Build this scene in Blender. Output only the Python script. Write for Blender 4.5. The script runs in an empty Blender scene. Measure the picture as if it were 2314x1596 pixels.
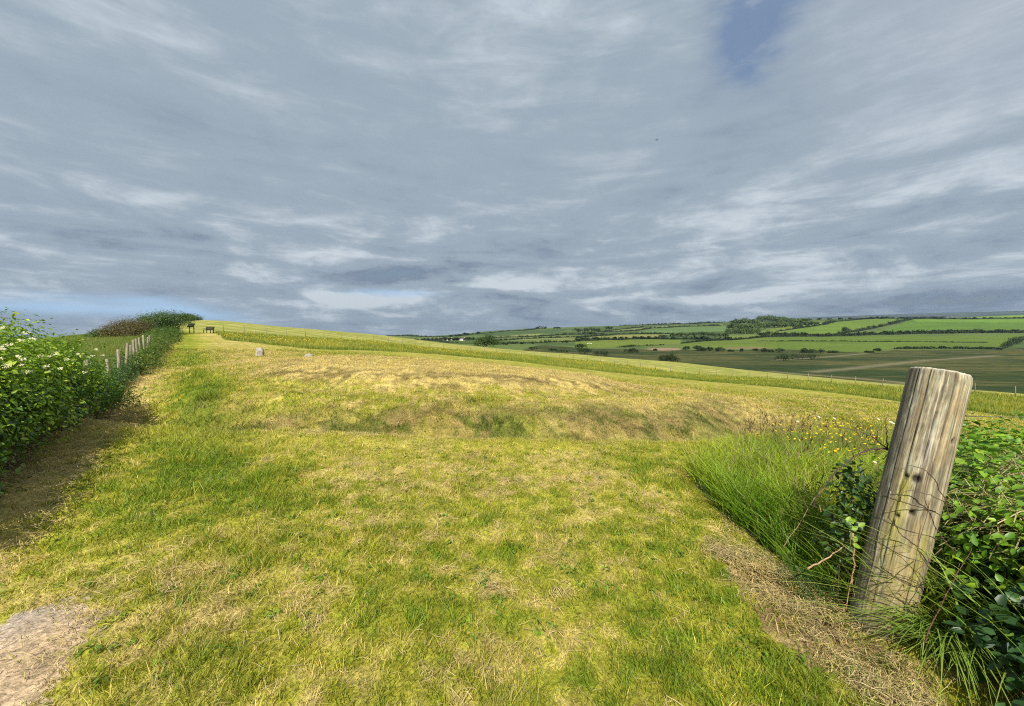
import bpy, math, random
import numpy as np
from mathutils import Vector, Matrix

rng = np.random.default_rng(7)
random.seed(7)
SC = bpy.context.scene
COL = SC.collection
PI = math.pi

# ------------------------------------------------------------------ helpers
def link(o, parent=None):
    COL.objects.link(o)
    if parent is not None:
        o.parent = parent
    return o

def tag(o, label=None, cat=None, group=None, kind=None):
    if label: o['label'] = label
    if cat: o['category'] = cat
    if group: o['group'] = group
    if kind: o['kind'] = kind
    return o

def empty(name, loc=(0, 0, 0), rz=0.0):
    o = bpy.data.objects.new(name, None)
    o.empty_display_size = 0.2
    o.location = loc
    o.rotation_euler = (0, 0, rz)
    return link(o)

def mesh_np(name, V, quads=None, tris=None, col=None, mat=None, parent=None, smooth=False, loc=None):
    """one mesh object from numpy arrays; col = per-vertex rgb"""
    me = bpy.data.meshes.new(name)
    V = np.asarray(V, dtype=np.float32)
    me.vertices.add(len(V))
    me.vertices.foreach_set('co', V.ravel())
    nq = 0 if quads is None else len(quads)
    nt = 0 if tris is None else len(tris)
    parts, starts, tot = [], [], []
    if nq:
        parts.append(np.asarray(quads, dtype=np.int32).ravel())
        starts.append(np.arange(nq, dtype=np.int32) * 4)
        tot.append(np.full(nq, 4, np.int32))
    if nt:
        parts.append(np.asarray(tris, dtype=np.int32).ravel())
        starts.append(np.arange(nt, dtype=np.int32) * 3 + nq * 4)
        tot.append(np.full(nt, 3, np.int32))
    L = np.concatenate(parts)
    me.loops.add(len(L))
    me.loops.foreach_set('vertex_index', L)
    me.polygons.add(nq + nt)
    me.polygons.foreach_set('loop_start', np.concatenate(starts))
    if smooth:
        me.polygons.foreach_set('use_smooth', np.ones(nq + nt, dtype=bool))
    if col is not None:
        a = me.attributes.new('col', 'FLOAT_COLOR', 'POINT')
        c = np.ones((len(V), 4), np.float32)
        c[:, :3] = np.clip(col, 0.0, 1.0)
        a.data.foreach_set('color', c.ravel())
    me.update(calc_edges=True)
    if mat is not None:
        me.materials.append(mat)
    o = bpy.data.objects.new(name, me)
    if loc is not None:
        o.location = loc
    return link(o, parent)

class MB:
    """collects quads/tris from several shapes into ONE mesh"""
    def __init__(s): s.V = []; s.Q = []; s.T = []; s.C = []; s.n = 0
    def add(s, V, Q=None, T=None, c=None):
        V = np.asarray(V, float).reshape(-1, 3)
        if Q is not None and len(Q): s.Q.append(np.asarray(Q, int).reshape(-1, 4) + s.n)
        if T is not None and len(T): s.T.append(np.asarray(T, int).reshape(-1, 3) + s.n)
        if c is None: c = (0.5, 0.5, 0.5)
        c = np.asarray(c, float)
        if c.ndim == 1: c = np.tile(c, (len(V), 1))
        s.V.append(V); s.C.append(c); s.n += len(V)
    def box(s, c, size, rz=0.0, tilt=None, col=None):
        x, y, z = [d / 2 for d in size]
        P = np.array([[-x,-y,-z],[x,-y,-z],[x,y,-z],[-x,y,-z],[-x,-y,z],[x,-y,z],[x,y,z],[-x,y,z]])
        if tilt is not None:
            P = P @ np.array(Matrix.Rotation(tilt[0], 3, tilt[1])).T
        R = np.array(Matrix.Rotation(rz, 3, 'Z'))
        s.add(P @ R.T + np.array(c), Q=[[0,3,2,1],[4,5,6,7],[0,1,5,4],[1,2,6,5],[2,3,7,6],[3,0,4,7]], c=col)
    def tube(s, pts, rad, k=6, col=None, cap=True):
        pts = np.asarray(pts, float); n = len(pts)
        rad = np.broadcast_to(np.asarray(rad, float), (n,))
        d = np.gradient(pts, axis=0)
        d /= np.linalg.norm(d, axis=1)[:, None] + 1e-9
        ref = np.array([0, 0, 1.0]) if abs(d[0][2]) < 0.9 else np.array([1.0, 0, 0])
        V = []
        a = np.arange(k) * 2 * PI / k
        for i in range(n):
            u = np.cross(d[i], ref); u /= np.linalg.norm(u) + 1e-9
            w = np.cross(d[i], u)
            V.append(pts[i] + rad[i] * (np.cos(a)[:, None] * u + np.sin(a)[:, None] * w))
        V = np.concatenate(V)
        i = np.arange(n - 1)[:, None] * k; j = np.arange(k)[None]; j2 = (j + 1) % k
        Q = np.stack([i + j, i + j2, i + k + j2, i + k + j], -1).reshape(-1, 4)
        T = None
        if cap:
            V = np.concatenate([V, pts[:1], pts[-1:]])
            b = n * k
            jj = np.arange(k); j3 = (jj + 1) % k
            T = np.concatenate([np.stack([jj * 0 + b, j3, jj], -1), np.stack([jj * 0 + b + 1, (n-1)*k + jj, (n-1)*k + j3], -1)])
        s.add(V, Q, T, col)
    def build(s, name, mat, parent=None, smooth=False):
        return mesh_np(name, np.concatenate(s.V), np.concatenate(s.Q) if s.Q else None,
                       np.concatenate(s.T) if s.T else None, np.concatenate(s.C), mat, parent, smooth)

# ------------------------------------------------------------------ numpy noise
def _h(ix, iy, seed):
    h = (ix.astype(np.int64) * 374761393 + iy.astype(np.int64) * 668265263 + seed * 2147483647) & 0xFFFFFFFF
    h = ((h ^ (h >> 13)) * 1274126177) & 0xFFFFFFFF
    h = ((h ^ (h >> 16)) * 2246822519) & 0xFFFFFFFF
    return ((h ^ (h >> 15)) & 0xFFFFFF) / float(0xFFFFFF)
def vn(x, y, s=0):
    x = np.asarray(x, float); y = np.asarray(y, float)
    ix = np.floor(x); iy = np.floor(y); fx = x - ix; fy = y - iy
    ix = ix.astype(np.int64); iy = iy.astype(np.int64)
    fx = fx*fx*(3-2*fx); fy = fy*fy*(3-2*fy)
    a = _h(ix, iy, s); b = _h(ix+1, iy, s); c = _h(ix, iy+1, s); d = _h(ix+1, iy+1, s)
    return a + (b-a)*fx + (c-a)*fy + (a-b-c+d)*fx*fy
def fbm(x, y, s=0, o=4):
    t = 0; amp = 0.5; n = 0
    for i in range(o):
        t = t + amp * vn(x * 2**i + 17.3*i, y * 2**i - 9.1*i, s+i); n += amp; amp *= 0.5
    return t / n
def sstep(a, b, x):
    t = np.clip((np.asarray(x, float) - a) / (b - a), 0, 1)
    return t*t*(3-2*t)
def mix(a, b, t):
    t = np.asarray(t, float)
    return np.asarray(a, float) * (1 - t[..., None]) + np.asarray(b, float) * t[..., None]

# ------------------------------------------------------------------ camera (wide phone lens, eye 1.6 m)
F_D, CX, CY, HOR = 932.0, 1157.0, 798.0, 760.0
EYE = 1.6
TH = math.atan((CY - HOR) / F_D)
cam = bpy.data.cameras.new('camera')
cam.sensor_width = 36.0
cam.lens = F_D / 2314.0 * 36.0
cam.clip_start = 0.05; cam.clip_end = 60000
camo = bpy.data.objects.new('camera', cam); link(camo)
camo.location = (0, 0, EYE); camo.rotation_euler = (PI/2 - TH, 0, 0)
SC.camera = camo
def ray(u, v):
    u = np.asarray(u, float); v = np.asarray(v, float)
    cx = (u - CX) / F_D; cy = -(v - CY) / F_D
    return np.stack([cx + 0*cy, math.cos(TH) + cy*math.sin(TH) + 0*cx, -math.sin(TH) + cy*math.cos(TH) + 0*cx], -1)
def at(u, v, Y):
    """world point seen in direction (u,v) of the survey photo at forward distance Y"""
    d = ray(u, v)
    return np.array([0, 0, EYE]) + d * (np.asarray(Y, float) / d[..., 1])[..., None]
def P3(x, y): return (1300 + .3457*x) / 1.5376, (1050 + .3457*y) / 1.5376
def P4(x, y): return (2000 + .3457*x) / 1.5376, (1050 + .3457*y) / 1.5376
def P5(x, y): return (2700 + .3708*x) / 1.5376, (1050 + .3708*y) / 1.5376

# ------------------------------------------------------------------ terrain heights: thin-plate surface through surveyed points
CP = [(0,0,0),(-3,0,0),(3,0,-.08),(0,-5,0),(-6,-4,.05),(6,-4,-.3),(0,-15,-.1),(0,-60,-1.5),(-60,-60,0),(60,-60,-7),
      (0,-400,-10),(-400,-300,-15),(400,-300,-14),(0,-3000,-10),(-3000,-3000,-40),(3000,-3000,20),
      (-2,4,.02),(-5,4,.02),(3,4,-.12),(2.1,2.4,-.1),(6,6,-.4),(-7,6,.04),(-12,12.4,.12),(-15,17,.3),(-20,23,.55),(-28,33,.98),(-37,45,1.55),(-46,60,2.1),
      (0,8,-.03),(-2,16,-.02),(-8,20,.32),(-13.5,22,.52),(-9.9,20,.42),(8,11,-.6),(14,15,-1.2),(20,21,-1.95),(12,6,-1.0),(30,20,-3.2),
      (-43.5,66,2.1),(-35,72,1.3),(-17.6,88,-.8),(5.7,95,-2.9),(35,81,-5.8),(44,69,-5.5),(53,57,-5.5),(60,49,-5.5),
      (60,0,-6),(150,0,-14),(500,0,-14),(1500,0,40),(25,-2,-2.2),
      (-30,28,.62),(-45,45,1.25),(-80,60,0),(-150,150,-8),(-120,40,-8),(-300,100,-35),(-1000,0,-60),(-1000,1000,-60),(-3000,3000,-80),(-6000,1000,-90),(-400,500,-30),(-2000,6000,-80),
      (20,30,-2.6),(0,40,-1.4),(0,60,-1.9),(-20,45,.35),(-20,60,.5)]
for (u, v, Y) in [(440,727,130),(590,735,130),(700,744,135),(870,759.5,150),(940,768.5,150),(1000,776,150),(1084,784.5,150),(1157,792,150),(1300,801,140),(1530,819,118),(1800,849,92),(2040,871,72),(2300,890,57),
                  (440,745,260),(590,760,260),(590,785,800),(440,790,900),(750,778,300),
                  (870,772,700),(879,759.5,1300),(879,772,2600),(960,771,560),(1000,768.5,800),(1000,759,1350),(1000,773,2600),
                  (1100,786,330),(1100,772,600),(1100,762,950),(1100,749,1450),(1100,765,2600),
                  (1210,776,560),(1210,766,800),(1210,742.5,1500),(1210,758,3000),
                  (1351,781,480),(1351,770,680),(1351,758,950),(1351,737.5,1600),(1351,750,3000),
                  (1500,796,400),(1500,783,480),(1500,768,640),(1500,753,900),(1503,734,1550),(1500,745,3000),
                  (1640,796,400),(1640,780,480),(1640,760,700),(1640,745,900),(1638,729,1500),(1640,738,3000),
                  (1800,797,395),(1800,778,480),(1800,755,730),(1800,738,930),(1828,723.5,1450),(1800,735,2200),
                  (2000,797,390),(2000,776,500),(2000,753,730),(2000,737,900),(1997,720.5,1150),(2000,731,1700),(2000,717,4200),
                  (2150,797,385),(2150,776,490),(2150,753,720),(2150,719.5,1150),(2150,729,1700),(2150,712,4200),
                  (2300,797,380),(2300,776,480),(2300,753,700),(2300,713,1150),(2300,724,1700),(2300,705,4200),(1800,720,4200),(1650,733,4200),
                  (2600,797,370),(2600,753,700),(2600,708,1150),(2600,720,1700),(2600,699,4200)]:
    p = at(u, v, Y); CP.append(tuple(p))
for (u, Y, z) in [(1530,210,-14),(1800,165,-13.5),(2100,125,-13),(2300,105,-13),(1600,300,-14.3),(1900,260,-14.3),(2200,230,-14.3),(2600,200,-14),
                  (1300,300,-13.5),(1100,240,-11),(1000,300,-10),(1300,200,-11),(2500,80,-11)]:
    d = ray(u, 800); CP.append((d[0]/d[1]*Y, Y, z))
CP = np.array(CP)
def _feat(x, y):
    r = np.hypot(x, y); az = np.arctan2(x, y)
    return np.stack([az * 2.2 * r/(r+6.0), np.log(r + 4.0)], -1)
_far = 8.0
def _tps_fit():
    X = _feat(CP[:, 0], CP[:, 1]); q = CP[:, 2] / (np.hypot(CP[:, 0], CP[:, 1]) + _far)
    n = len(X)
    d2 = ((X[:, None] - X[None])**2).sum(-1)
    K = np.where(d2 > 0, 0.5 * d2 * np.log(d2 + 1e-20), 0) + np.eye(n) * 2e-4
    Pm = np.concatenate([np.ones((n, 1)), X], 1)
    A = np.zeros((n+3, n+3)); A[:n, :n] = K; A[:n, n:] = Pm; A[n:, :n] = Pm.T
    return X, np.linalg.solve(A, np.concatenate([q, np.zeros(3)]))
_TX, _TW = _tps_fit()
MC = (-2.0, 16.0)
def mound_d(x, y):
    return np.hypot((x - MC[0]) * .82, y - MC[1])
def mound(x, y):
    d = mound_d(x, y) + .75*(vn(x*.35, y*.35, 91) - .5) + .25*(vn(x*1.1, y*1.1, 92) - .5)
    ang = np.arctan2(x - MC[0], -(y - MC[1]))          # 0 = towards the gate
    side = 1 - sstep(1.0, 1.7, np.abs(ang + .12) * np.where(ang < 0, 1.45, 1.0))
    ditch = -0.57 * np.exp(-((d - 8.8) / 0.72)**2) * side
    bank1 = .16 * (1 - sstep(7.2, 8.4, d))
    bank2 = .40 * (1 - sstep(4.2, 6.6, d))
    lip = .07 * np.exp(-((d - 10.0) / .6)**2) * side
    hay = .06 * (vn(x*2.0, y*3.2, 93) - .4) * np.exp(-((d - 5.2)/.75)**2) + .06*(vn(x*3.1, y*4.5, 94) - .5)*(1 - sstep(8.6, 9.2, d))
    return ditch + bank1 * (.4 + .6*side) + bank2 + lip + hay
def zf(x, y):
    x = np.asarray(x, float); y = np.asarray(y, float); sh = x.shape
    x = x.ravel(); y = y.ravel(); out = np.empty(len(x))
    for i in range(0, len(x), 40000):
        xs = x[i:i+40000]; ys = y[i:i+40000]
        Xf = _feat(xs, ys)
        d2 = (Xf[:, 0:1] - _TX[None, :, 0])**2 + (Xf[:, 1:2] - _TX[None, :, 1])**2
        q = (0.5 * d2 * np.log(d2 + 1e-20)) @ _TW[:-3] + _TW[-3] + Xf @ _TW[-2:]
        out[i:i+40000] = q * (np.hypot(xs, ys) + _far)
    r = np.hypot(x, y)
    near = 1 - sstep(60, 140, r)
    out += mound(x, y)
    out += near * (.05 * (fbm(x*.45, y*.45, 5, 3) - .5) + .026 * (fbm(x*4, y*4, 6, 2) - .5) + .022*(vn(x*8, y*8, 7) - .5))
    out += sstep(60, 300, r) * (1-sstep(2500,6000,r)) * 1.2 * (fbm(x*.012, y*.012, 15, 3) - .5)
    return out.reshape(sh)
def z1(x, y): return float(zf(np.array([x]), np.array([y]))[0])
def ground(x, y): return Vector((x, y, z1(x, y)))
_RR = np.geomspace(1.2, 7000, 700)
def hit(u, v):
    """first terrain point seen along (u,v)"""
    d = ray(u, v); d = d / d[1]
    P = np.array([0, 0, EYE]) + d * _RR[:, None]
    below = P[:, 2] < zf(P[:, 0], P[:, 1])
    if not below.any():
        g = np.argmin((P[:, 2] - zf(P[:, 0], P[:, 1])) / _RR + 10*(_RR < 100))
        return np.array([P[g, 0], P[g, 1], zf(P[g:g+1, 0], P[g:g+1, 1])[0]])
    k = int(np.argmax(below)); lo, hi = _RR[max(k-1, 0)], _RR[k]
    for _ in range(14):
        m = (lo + hi) / 2; p = np.array([0, 0, EYE]) + d * m
        if p[2] < zf(p[:1], p[1:2])[0]: hi = m
        else: lo = m
    p = np.array([0, 0, EYE]) + d * hi
    return np.array([p[0], p[1], zf(p[:1], p[1:2])[0]])
def in_poly(x, y, poly):
    c = np.zeros(np.shape(x), bool); n = len(poly)
    for i in range(n):
        x1, y1 = poly[i]; x2, y2 = poly[(i+1) % n]
        if y1 == y2: continue
        m = ((y1 > y) != (y2 > y)) & (x < (x2-x1)*(y-y1)/(y2-y1) + x1)
        c ^= m
    return c
def hedge_s(x, y): return x + .79*y           # hedge line is s = -2.1, path beside it
def seg_dist(x, y, pts):
    best = np.full(np.shape(x), 1e9)
    for (a, b) in zip(pts[:-1], pts[1:]):
        ax, ay = a[:2]; bx, by = b[:2]; L = (bx-ax)**2 + (by-ay)**2 + 1e-9
        t = np.clip(((x-ax)*(bx-ax) + (y-ay)*(by-ay)) / L, 0, 1)
        best = np.minimum(best, np.hypot(x-ax-t*(bx-ax), y-ay-t*(by-ay)))
    return best

# right-hand wire fence across the slope (plan curve) and edges of the mown ground
FENCE = np.array([(-47.5,64.5),(-43.5,66),(-35,72),(-17.6,86),(5.7,94),(22,90),(35,81),(44,69),(53,57),(60,49),(68,40),(78,28)])
def fence_side(x, y):
    """>0 beyond the fence"""
    t = np.arctan2(x, y); r = np.hypot(x, y)
    ft = np.arctan2(FENCE[:, 0], FENCE[:, 1]); fr = np.hypot(FENCE[:, 0], FENCE[:, 1])
    return r - np.interp(t, ft, fr)
_E = np.array([(-32,43.5)] + [tuple(hit(u, v)[:2]) for (u, v) in [(700,789),(900,796),(1160,816),(1300,833),(1530,856),(1800,879),(2040,909),(2200,930)]])
def mow_side(x, y):
    """>0 in the uncut meadow strip"""
    t = np.arctan2(x, y); r = np.hypot(x, y)
    et = np.arctan2(_E[:, 0], _E[:, 1]); er = np.hypot(_E[:, 0], _E[:, 1])
    return r - np.interp(t, et, er) - 60*(1 - sstep(-.645, -.605, t + .012*(vn(r*.5, r*0, 95)-.5)))
TALL = [(2.12,2.35),(2.05,3.0),(2.0,3.7),(2.08,4.7),(2.6,5.6),(3.5,6.5),(4.8,7.4),(7.5,8.3),(9,5),(5,2.5),(3.2,1.9)]
BARE = [tuple(hit(u, v)[:2]) for (u, v) in [(-300,1420),(0,1405),(120,1375),(235,1372),(250,1395),(200,1440),(170,1490),(120,1560),(60,1640),(-300,1700)]]
HAYB = [tuple(hit(u, v)[:2]) for (u, v) in [(1600,1215),(1700,1260),(1850,1350),(1950,1420),(2080,1500),(2200,1596),(2050,1620),(1860,1520),(1750,1430),(1680,1340)]]

def dryness(x, y):
    """0 fresh green .. 1 straw, for the mown ground"""
    n1 = fbm(x*.55, y*.55, 21, 4); n2 = fbm(x*2.6, y*2.6, 31, 3); n3 = fbm(x*9, y*9, 41, 2)
    d = .445 + .42*(n1-.5) + .50*(n2-.5) + .75*(n3-.5)
    s = hedge_s(x, y)
    far = sstep(5, 20, y)
    # green walked strip of the path, hay swept to both sides of it
    d -= .50 * np.exp(-((s - .2) / .85)**2) * sstep(2.5, 5, y) * (1 - .5*far)
    d += .42 * np.exp(-((s + 1.75) / .55)**2)
    md = mound_d(x, y)
    d += .5 * (1 - sstep(4.2, 6.4, md)) + .35*np.exp(-((md-4.6)/1.0)**2)
    d += .22 * (1 - sstep(9.3, 10.2, md)) * sstep(8.0, 9.0, md)
    d += .30 * np.exp(-((md - 7.6) / 1.3)**2) * sstep(-1, 3, x) + .10*np.exp(-((md-8.3)/.9)**2)
    d += .22 * np.exp(-((s-4.5)/2.5)**2) * sstep(9, 16, y)
    d += .12 * np.exp(-((x+.3)/2.2)**2 - ((y-4.6)/1.6)**2)
    d -= .26 * np.exp(-((x-1.25)/.6)**2 - ((y-2.4)/1.1)**2)
    d -= .14 * np.exp(-((x+.55)/.35)**2 - ((y-2.35)/.5)**2)
    return np.clip(d, 0, 1)
# ------------------------------------------------------------------ materials
def new_mat(name):
    m = bpy.data.materials.new(name); m.use_nodes = True
    nt = m.node_tree; nt.nodes.clear()
    return m, nt
class NT:
    def __init__(s, nt): s.t = nt
    def n(s, typ, _ins=None, **kw):
        nd = s.t.nodes.new(typ)
        for k, v in kw.items(): setattr(nd, k, v)
        for k, v in (_ins or {}).items():
            sk = nd.inputs[k]
            if isinstance(v, bpy.types.NodeSocket): s.t.links.new(v, sk)
            else: sk.default_value = v
        return nd
    def math(s, op, a, b=0.0, c=None, clamp=False):
        nd = s.t.nodes.new('ShaderNodeMath'); nd.operation = op; nd.use_clamp = clamp
        for i, v in enumerate((a, b, c)):
            if v is None: continue
            if isinstance(v, bpy.types.NodeSocket): s.t.links.new(v, nd.inputs[i])
            else: nd.inputs[i].default_value = v
        return nd.outputs[0]
    def mixc(s, f, a, b, mode='MIX'):
        nd = s.t.nodes.new('ShaderNodeMix'); nd.data_type = 'RGBA'; nd.blend_type = mode; nd.clamp_factor = True
        for sk, v in ((nd.inputs[0], f), (nd.inputs[6], a), (nd.inputs[7], b)):
            if isinstance(v, bpy.types.NodeSocket): s.t.links.new(v, sk)
            else: sk.default_value = v if not isinstance(v, tuple) or len(v) == 4 else v + (1,)
        return nd.outputs[2]
    def noise(s, vec, scale, detail=3, rough=.5, dist=0.0, w=None):
        nd = s.n('ShaderNodeTexNoise', {'Scale': scale, 'Detail': detail, 'Roughness': rough, 'Distortion': dist})
        if vec is not None: s.t.links.new(vec, nd.inputs['Vector'])
        return nd.outputs['Fac']
    def ramp(s, f, lo, hi, a=0.0, b=1.0):
        nd = s.n('ShaderNodeMapRange', {'Value': f, 'From Min': lo, 'From Max': hi, 'To Min': a, 'To Max': b}, interpolation_type='SMOOTHSTEP')
        return nd.outputs[0]
    def link(s, a, b): s.t.links.new(a, b)

def leaf_mat(name, rough=.5, trans=.25, spec=.35, tint=(1.25, 1.35, .55), var=.35, vscale=3.0):
    """leafy surface: colour from the 'col' attribute, slight variation, some light through the blade"""
    m, nt = new_mat(name); N = NT(nt)
    a = N.n('ShaderNodeAttribute', attribute_name='col').outputs['Color']
    g = N.n('ShaderNodeNewGeometry')
    nz = N.noise(g.outputs['Position'], vscale, 2)
    c = N.mixc(1.0, a, N.n('ShaderNodeCombineColor', {0: N.ramp(nz, .3, .7, 1-var*.6, 1+var*.6), 1: N.ramp(nz, .3, .7, 1-var*.5, 1+var*.4), 2: 1.0}).outputs[0], 'MULTIPLY')
    p = N.n('ShaderNodeBsdfPrincipled', {'Base Color': c, 'Roughness': rough, 'Specular IOR Level': spec})
    tc = N.mixc(1.0, c, tint + (1,), 'MULTIPLY')
    t = N.n('ShaderNodeBsdfTranslucent', {'Color': tc})
    mx = N.n('ShaderNodeMixShader', {0: trans, 1: p.outputs[0], 2: t.outputs[0]})
    o = N.n('ShaderNodeOutputMaterial', {'Surface': mx.outputs[0]})
    return m
def plain_mat(name, rough=.8, nscale=20.0, var=.3, bump=.3, stretch=(1, 1, 1), spec=.25, metal=0.0):
    """colour from the 'col' attribute with procedural grain and bump"""
    m, nt = new_mat(name); N = NT(nt)
    a = N.n('ShaderNodeAttribute', attribute_name='col').outputs['Color']
    tc = N.n('ShaderNodeTexCoord').outputs['Object']
    mp = N.n('ShaderNodeMapping', {'Vector': tc, 'Scale': stretch}).outputs[0]
    nz = N.noise(mp, nscale, 5, .6)
    k = N.ramp(nz, .3, .7, 1-var, 1+var)
    c = N.mixc(1.0, a, N.n('ShaderNodeCombineColor', {0: k, 1: k, 2: k}).outputs[0], 'MULTIPLY')
    b = N.n('ShaderNodeBump', {'Height': nz, 'Strength': bump, 'Distance': .01}).outputs[0]
    p = N.n('ShaderNodeBsdfPrincipled', {'Base Color': c, 'Roughness': rough, 'Specular IOR Level': spec, 'Normal': b, 'Metallic': metal})
    N.n('ShaderNodeOutputMaterial', {'Surface': p.outputs[0]})
    return m

M_GRASS = leaf_mat('grass_blades', .5, .30, .3, vscale=1.2, var=.25)
M_STRAW = leaf_mat('dry_straw', .6, .15, .3, tint=(1, .95, .7), vscale=6.0, var=.2)
M_LEAF = leaf_mat('leaves', .42, .28, .45)
M_FARLEAF = leaf_mat('far_leaves', .6, .15, .2, vscale=.4, var=.3)
M_PETAL = leaf_mat('petals', .5, .25, .3, tint=(1, 1, .9), var=.1)
M_TWIG = plain_mat('twig_bark', .8, 60, .3, .3, (1, 1, .3))
M_OLDWOOD = plain_mat('old_wood', .85, 30, .35, .4, (1, 1, .12))
M_STONE = plain_mat('lichen_stone', .9, 14, .35, .6)
M_WIRE = plain_mat('galvanised_wire', .55, 40, .3, .1, spec=.5, metal=.6)
M_PAINT = plain_mat('weathered_paint', .7, 8, .12, .1)
M_WOOL = plain_mat('wool', .95, 10, .15, .3)

# ------------------------------------------------------------------ terrain sheet
G_FRESH = np.array((.145, .205, .015)); G_YEL = np.array((.285, .275, .030)); STRAW = np.array((.52, .40, .145)); THATCH = np.array((.24, .165, .075))
def mown_color(x, y, d=None):
    if d is None: d = dryness(x, y)
    c = mix(G_FRESH, G_YEL, sstep(.02, .38, d))
    c = mix(c, STRAW, .88 * sstep(.36, .85, d))
    th = sstep(.62, .8, vn(x*3.3, y*3.3, 77)*.6 + .4*vn(x*11, y*11, 78)) * sstep(.25, .5, d)
    c = mix(c, THATCH, .45 * th)
    return bank_tint(x, y, c)
def bank_tint(x, y, c):
    # damp dark sward and matted thatch on the faces of the old bank
    md = mound_d(x, y) + .7*(vn(x*.6, y*.6, 80)-.5)
    q = sstep(.44, .60, .40*vn(x*.9, y*1.6, 81) + .30*vn(x*3.3, y*4.2, 82) + .30*vn(x*9, y*11, 87)) * (y < MC[1])
    side = sstep(-8.2, -5.2, x)*(1-sstep(5.5, 8.5, x)); kw = np.exp(-(np.abs(md - 8.25)/.80)**4)*(y < MC[1])*side
    c = mix(c, mix((.20,.15,.045), (.125,.145,.024), sstep(.35, .65, fbm(x*.8, y*1.4, 88, 3))), np.clip(.80*kw*(.35+.9*vn(x*2.2, y*3.1, 86)), 0, .85))
    k = np.exp(-((md - 8.0)/.6)**2)*side
    c = mix(c, (.055,.08,.014), .70*q*k)
    c = mix(c, (.23,.155,.07), .55*(1-q)*k*sstep(.35, .6, vn(x*1.3, y*2.1, 83)))
    c = mix(c, (.40,.365,.055), .55*np.exp(-((mound_d(x, y) - 10.1)/.45)**2)*side*(y < MC[1]))
    k2 = np.exp(-((md - 5.3)/.5)**2) * (y < MC[1])
    return mix(c, (.17,.125,.045), .85*k2*sstep(.40, .62, vn(x*1.1, y*2.3, 84)*.5 + .5*vn(x*5, y*6, 85)))
_MT_T = []; _MT_R = []
for p in [P3(1200, 470), P3(1700, 430), P4(100, 470), P4(500, 468), P4(1080, 480), P4(1500, 482), P4(2000, 478), P5(300, 450), P5(860, 478), P5(1090, 446), P5(1600, 448), P5(2080, 448), P5(2314, 430)]:
    h = hit(*p); _MT_T.append(math.atan2(h[0], h[1])); _MT_R.append(math.hypot(h[0], h[1]))
FIELDS = [
 (P3, [(950,322),(1400,297),(2000,262),(1900,292),(1200,335)], (.055,.095,.032)),
 (P3, [(1200,350),(1700,315),(1660,332),(1200,364)], (.21,.22,.075)),
 (P3, [(1200,374),(1700,350),(2314,330),(2314,346),(1700,374),(1250,386)], (.19,.21,.055)),
 (P3, [(1250,410),(1660,384),(2314,350),(2314,373),(1900,396),(1600,406)], (.17,.19,.045)),
 (P3, [(700,430),(1060,420),(1060,441),(900,441)], (.15,.16,.05)),
 (P4, [(0,338),(250,334),(250,350),(0,360)], (.22,.22,.06)),
 (P4, [(250,295),(900,239),(1480,223),(1480,236),(950,252),(600,287)], (.16,.19,.06)),
 (P4, [(550,314),(800,270),(1100,250),(1530,243),(1530,292),(1350,302),(1050,302),(950,320)], (.10,.16,.05)),
 (P4, [(240,352),(420,330),(960,324),(830,352),(560,364),(250,372)], (.20,.20,.05)),
 (P4, [(0,388),(250,383),(560,376),(820,376),(1060,380),(1060,412),(880,428),(640,437),(400,450),(100,464),(0,464)], (.125,.165,.025)),
 (P4, [(1060,420),(1300,398),(1900,358),(2314,350),(2314,482),(1500,462),(1100,442)], (.105,.15,.022)),
 (P4, [(1530,340),(1840,330),(1840,350),(1560,366)], (.13,.17,.03)),
 (P4, [(1830,300),(2100,252),(2314,232),(2314,275),(2080,305),(1900,335)], (.13,.175,.03)),
 (P4, [(690,472),(800,460),(1050,462),(1060,482),(850,488)], (.26,.18,.11)),
 (P4, [(1500,456),(1800,450),(2000,472),(1500,470)], (.16,.125,.06)),
 (P5, [(0,232),(480,186),(520,190),(100,272),(0,262)], (.15,.19,.035)),
 (P5, [(60,288),(230,242),(520,187),(880,160),(1230,158),(1000,217),(800,257),(640,287),(540,302)], (.115,.18,.024)),
 (P5, [(860,302),(1270,165),(1520,165),(2600,165),(2600,287),(1700,287),(1000,302)], (.085,.155,.02)),
 (P5, [(1270,158),(1520,162),(2600,160),(2600,190),(1300,185)], (.12,.215,.025)),  # upper strip of that field, sunlight put into its lighter colour
 (P5, [(1780,150),(2600,112),(2600,148)], (.15,.24,.04)),
 (P5, [(0,330),(2314,308),(2314,340),(2150,400),(2080,432),(1090,430),(860,472),(0,440)], (.095,.145,.02)),
]
FIELDW = [([tuple(hit(*f(*q))[:2]) for q in poly], c) for f, poly, c in FIELDS]
STREAK = [[tuple(hit(*P5(*q))[:2]) for q in pl] for pl in ([(340,655),(900,600),(1400,545),(2050,502)], [(440,517),(830,482)], [(0,545),(440,517)])]
FRONT = [tuple(hit(*P5(*q))[:2]) for q in [(0,655),(400,690),(1200,755),(1900,830),(2314,880)]]
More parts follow.
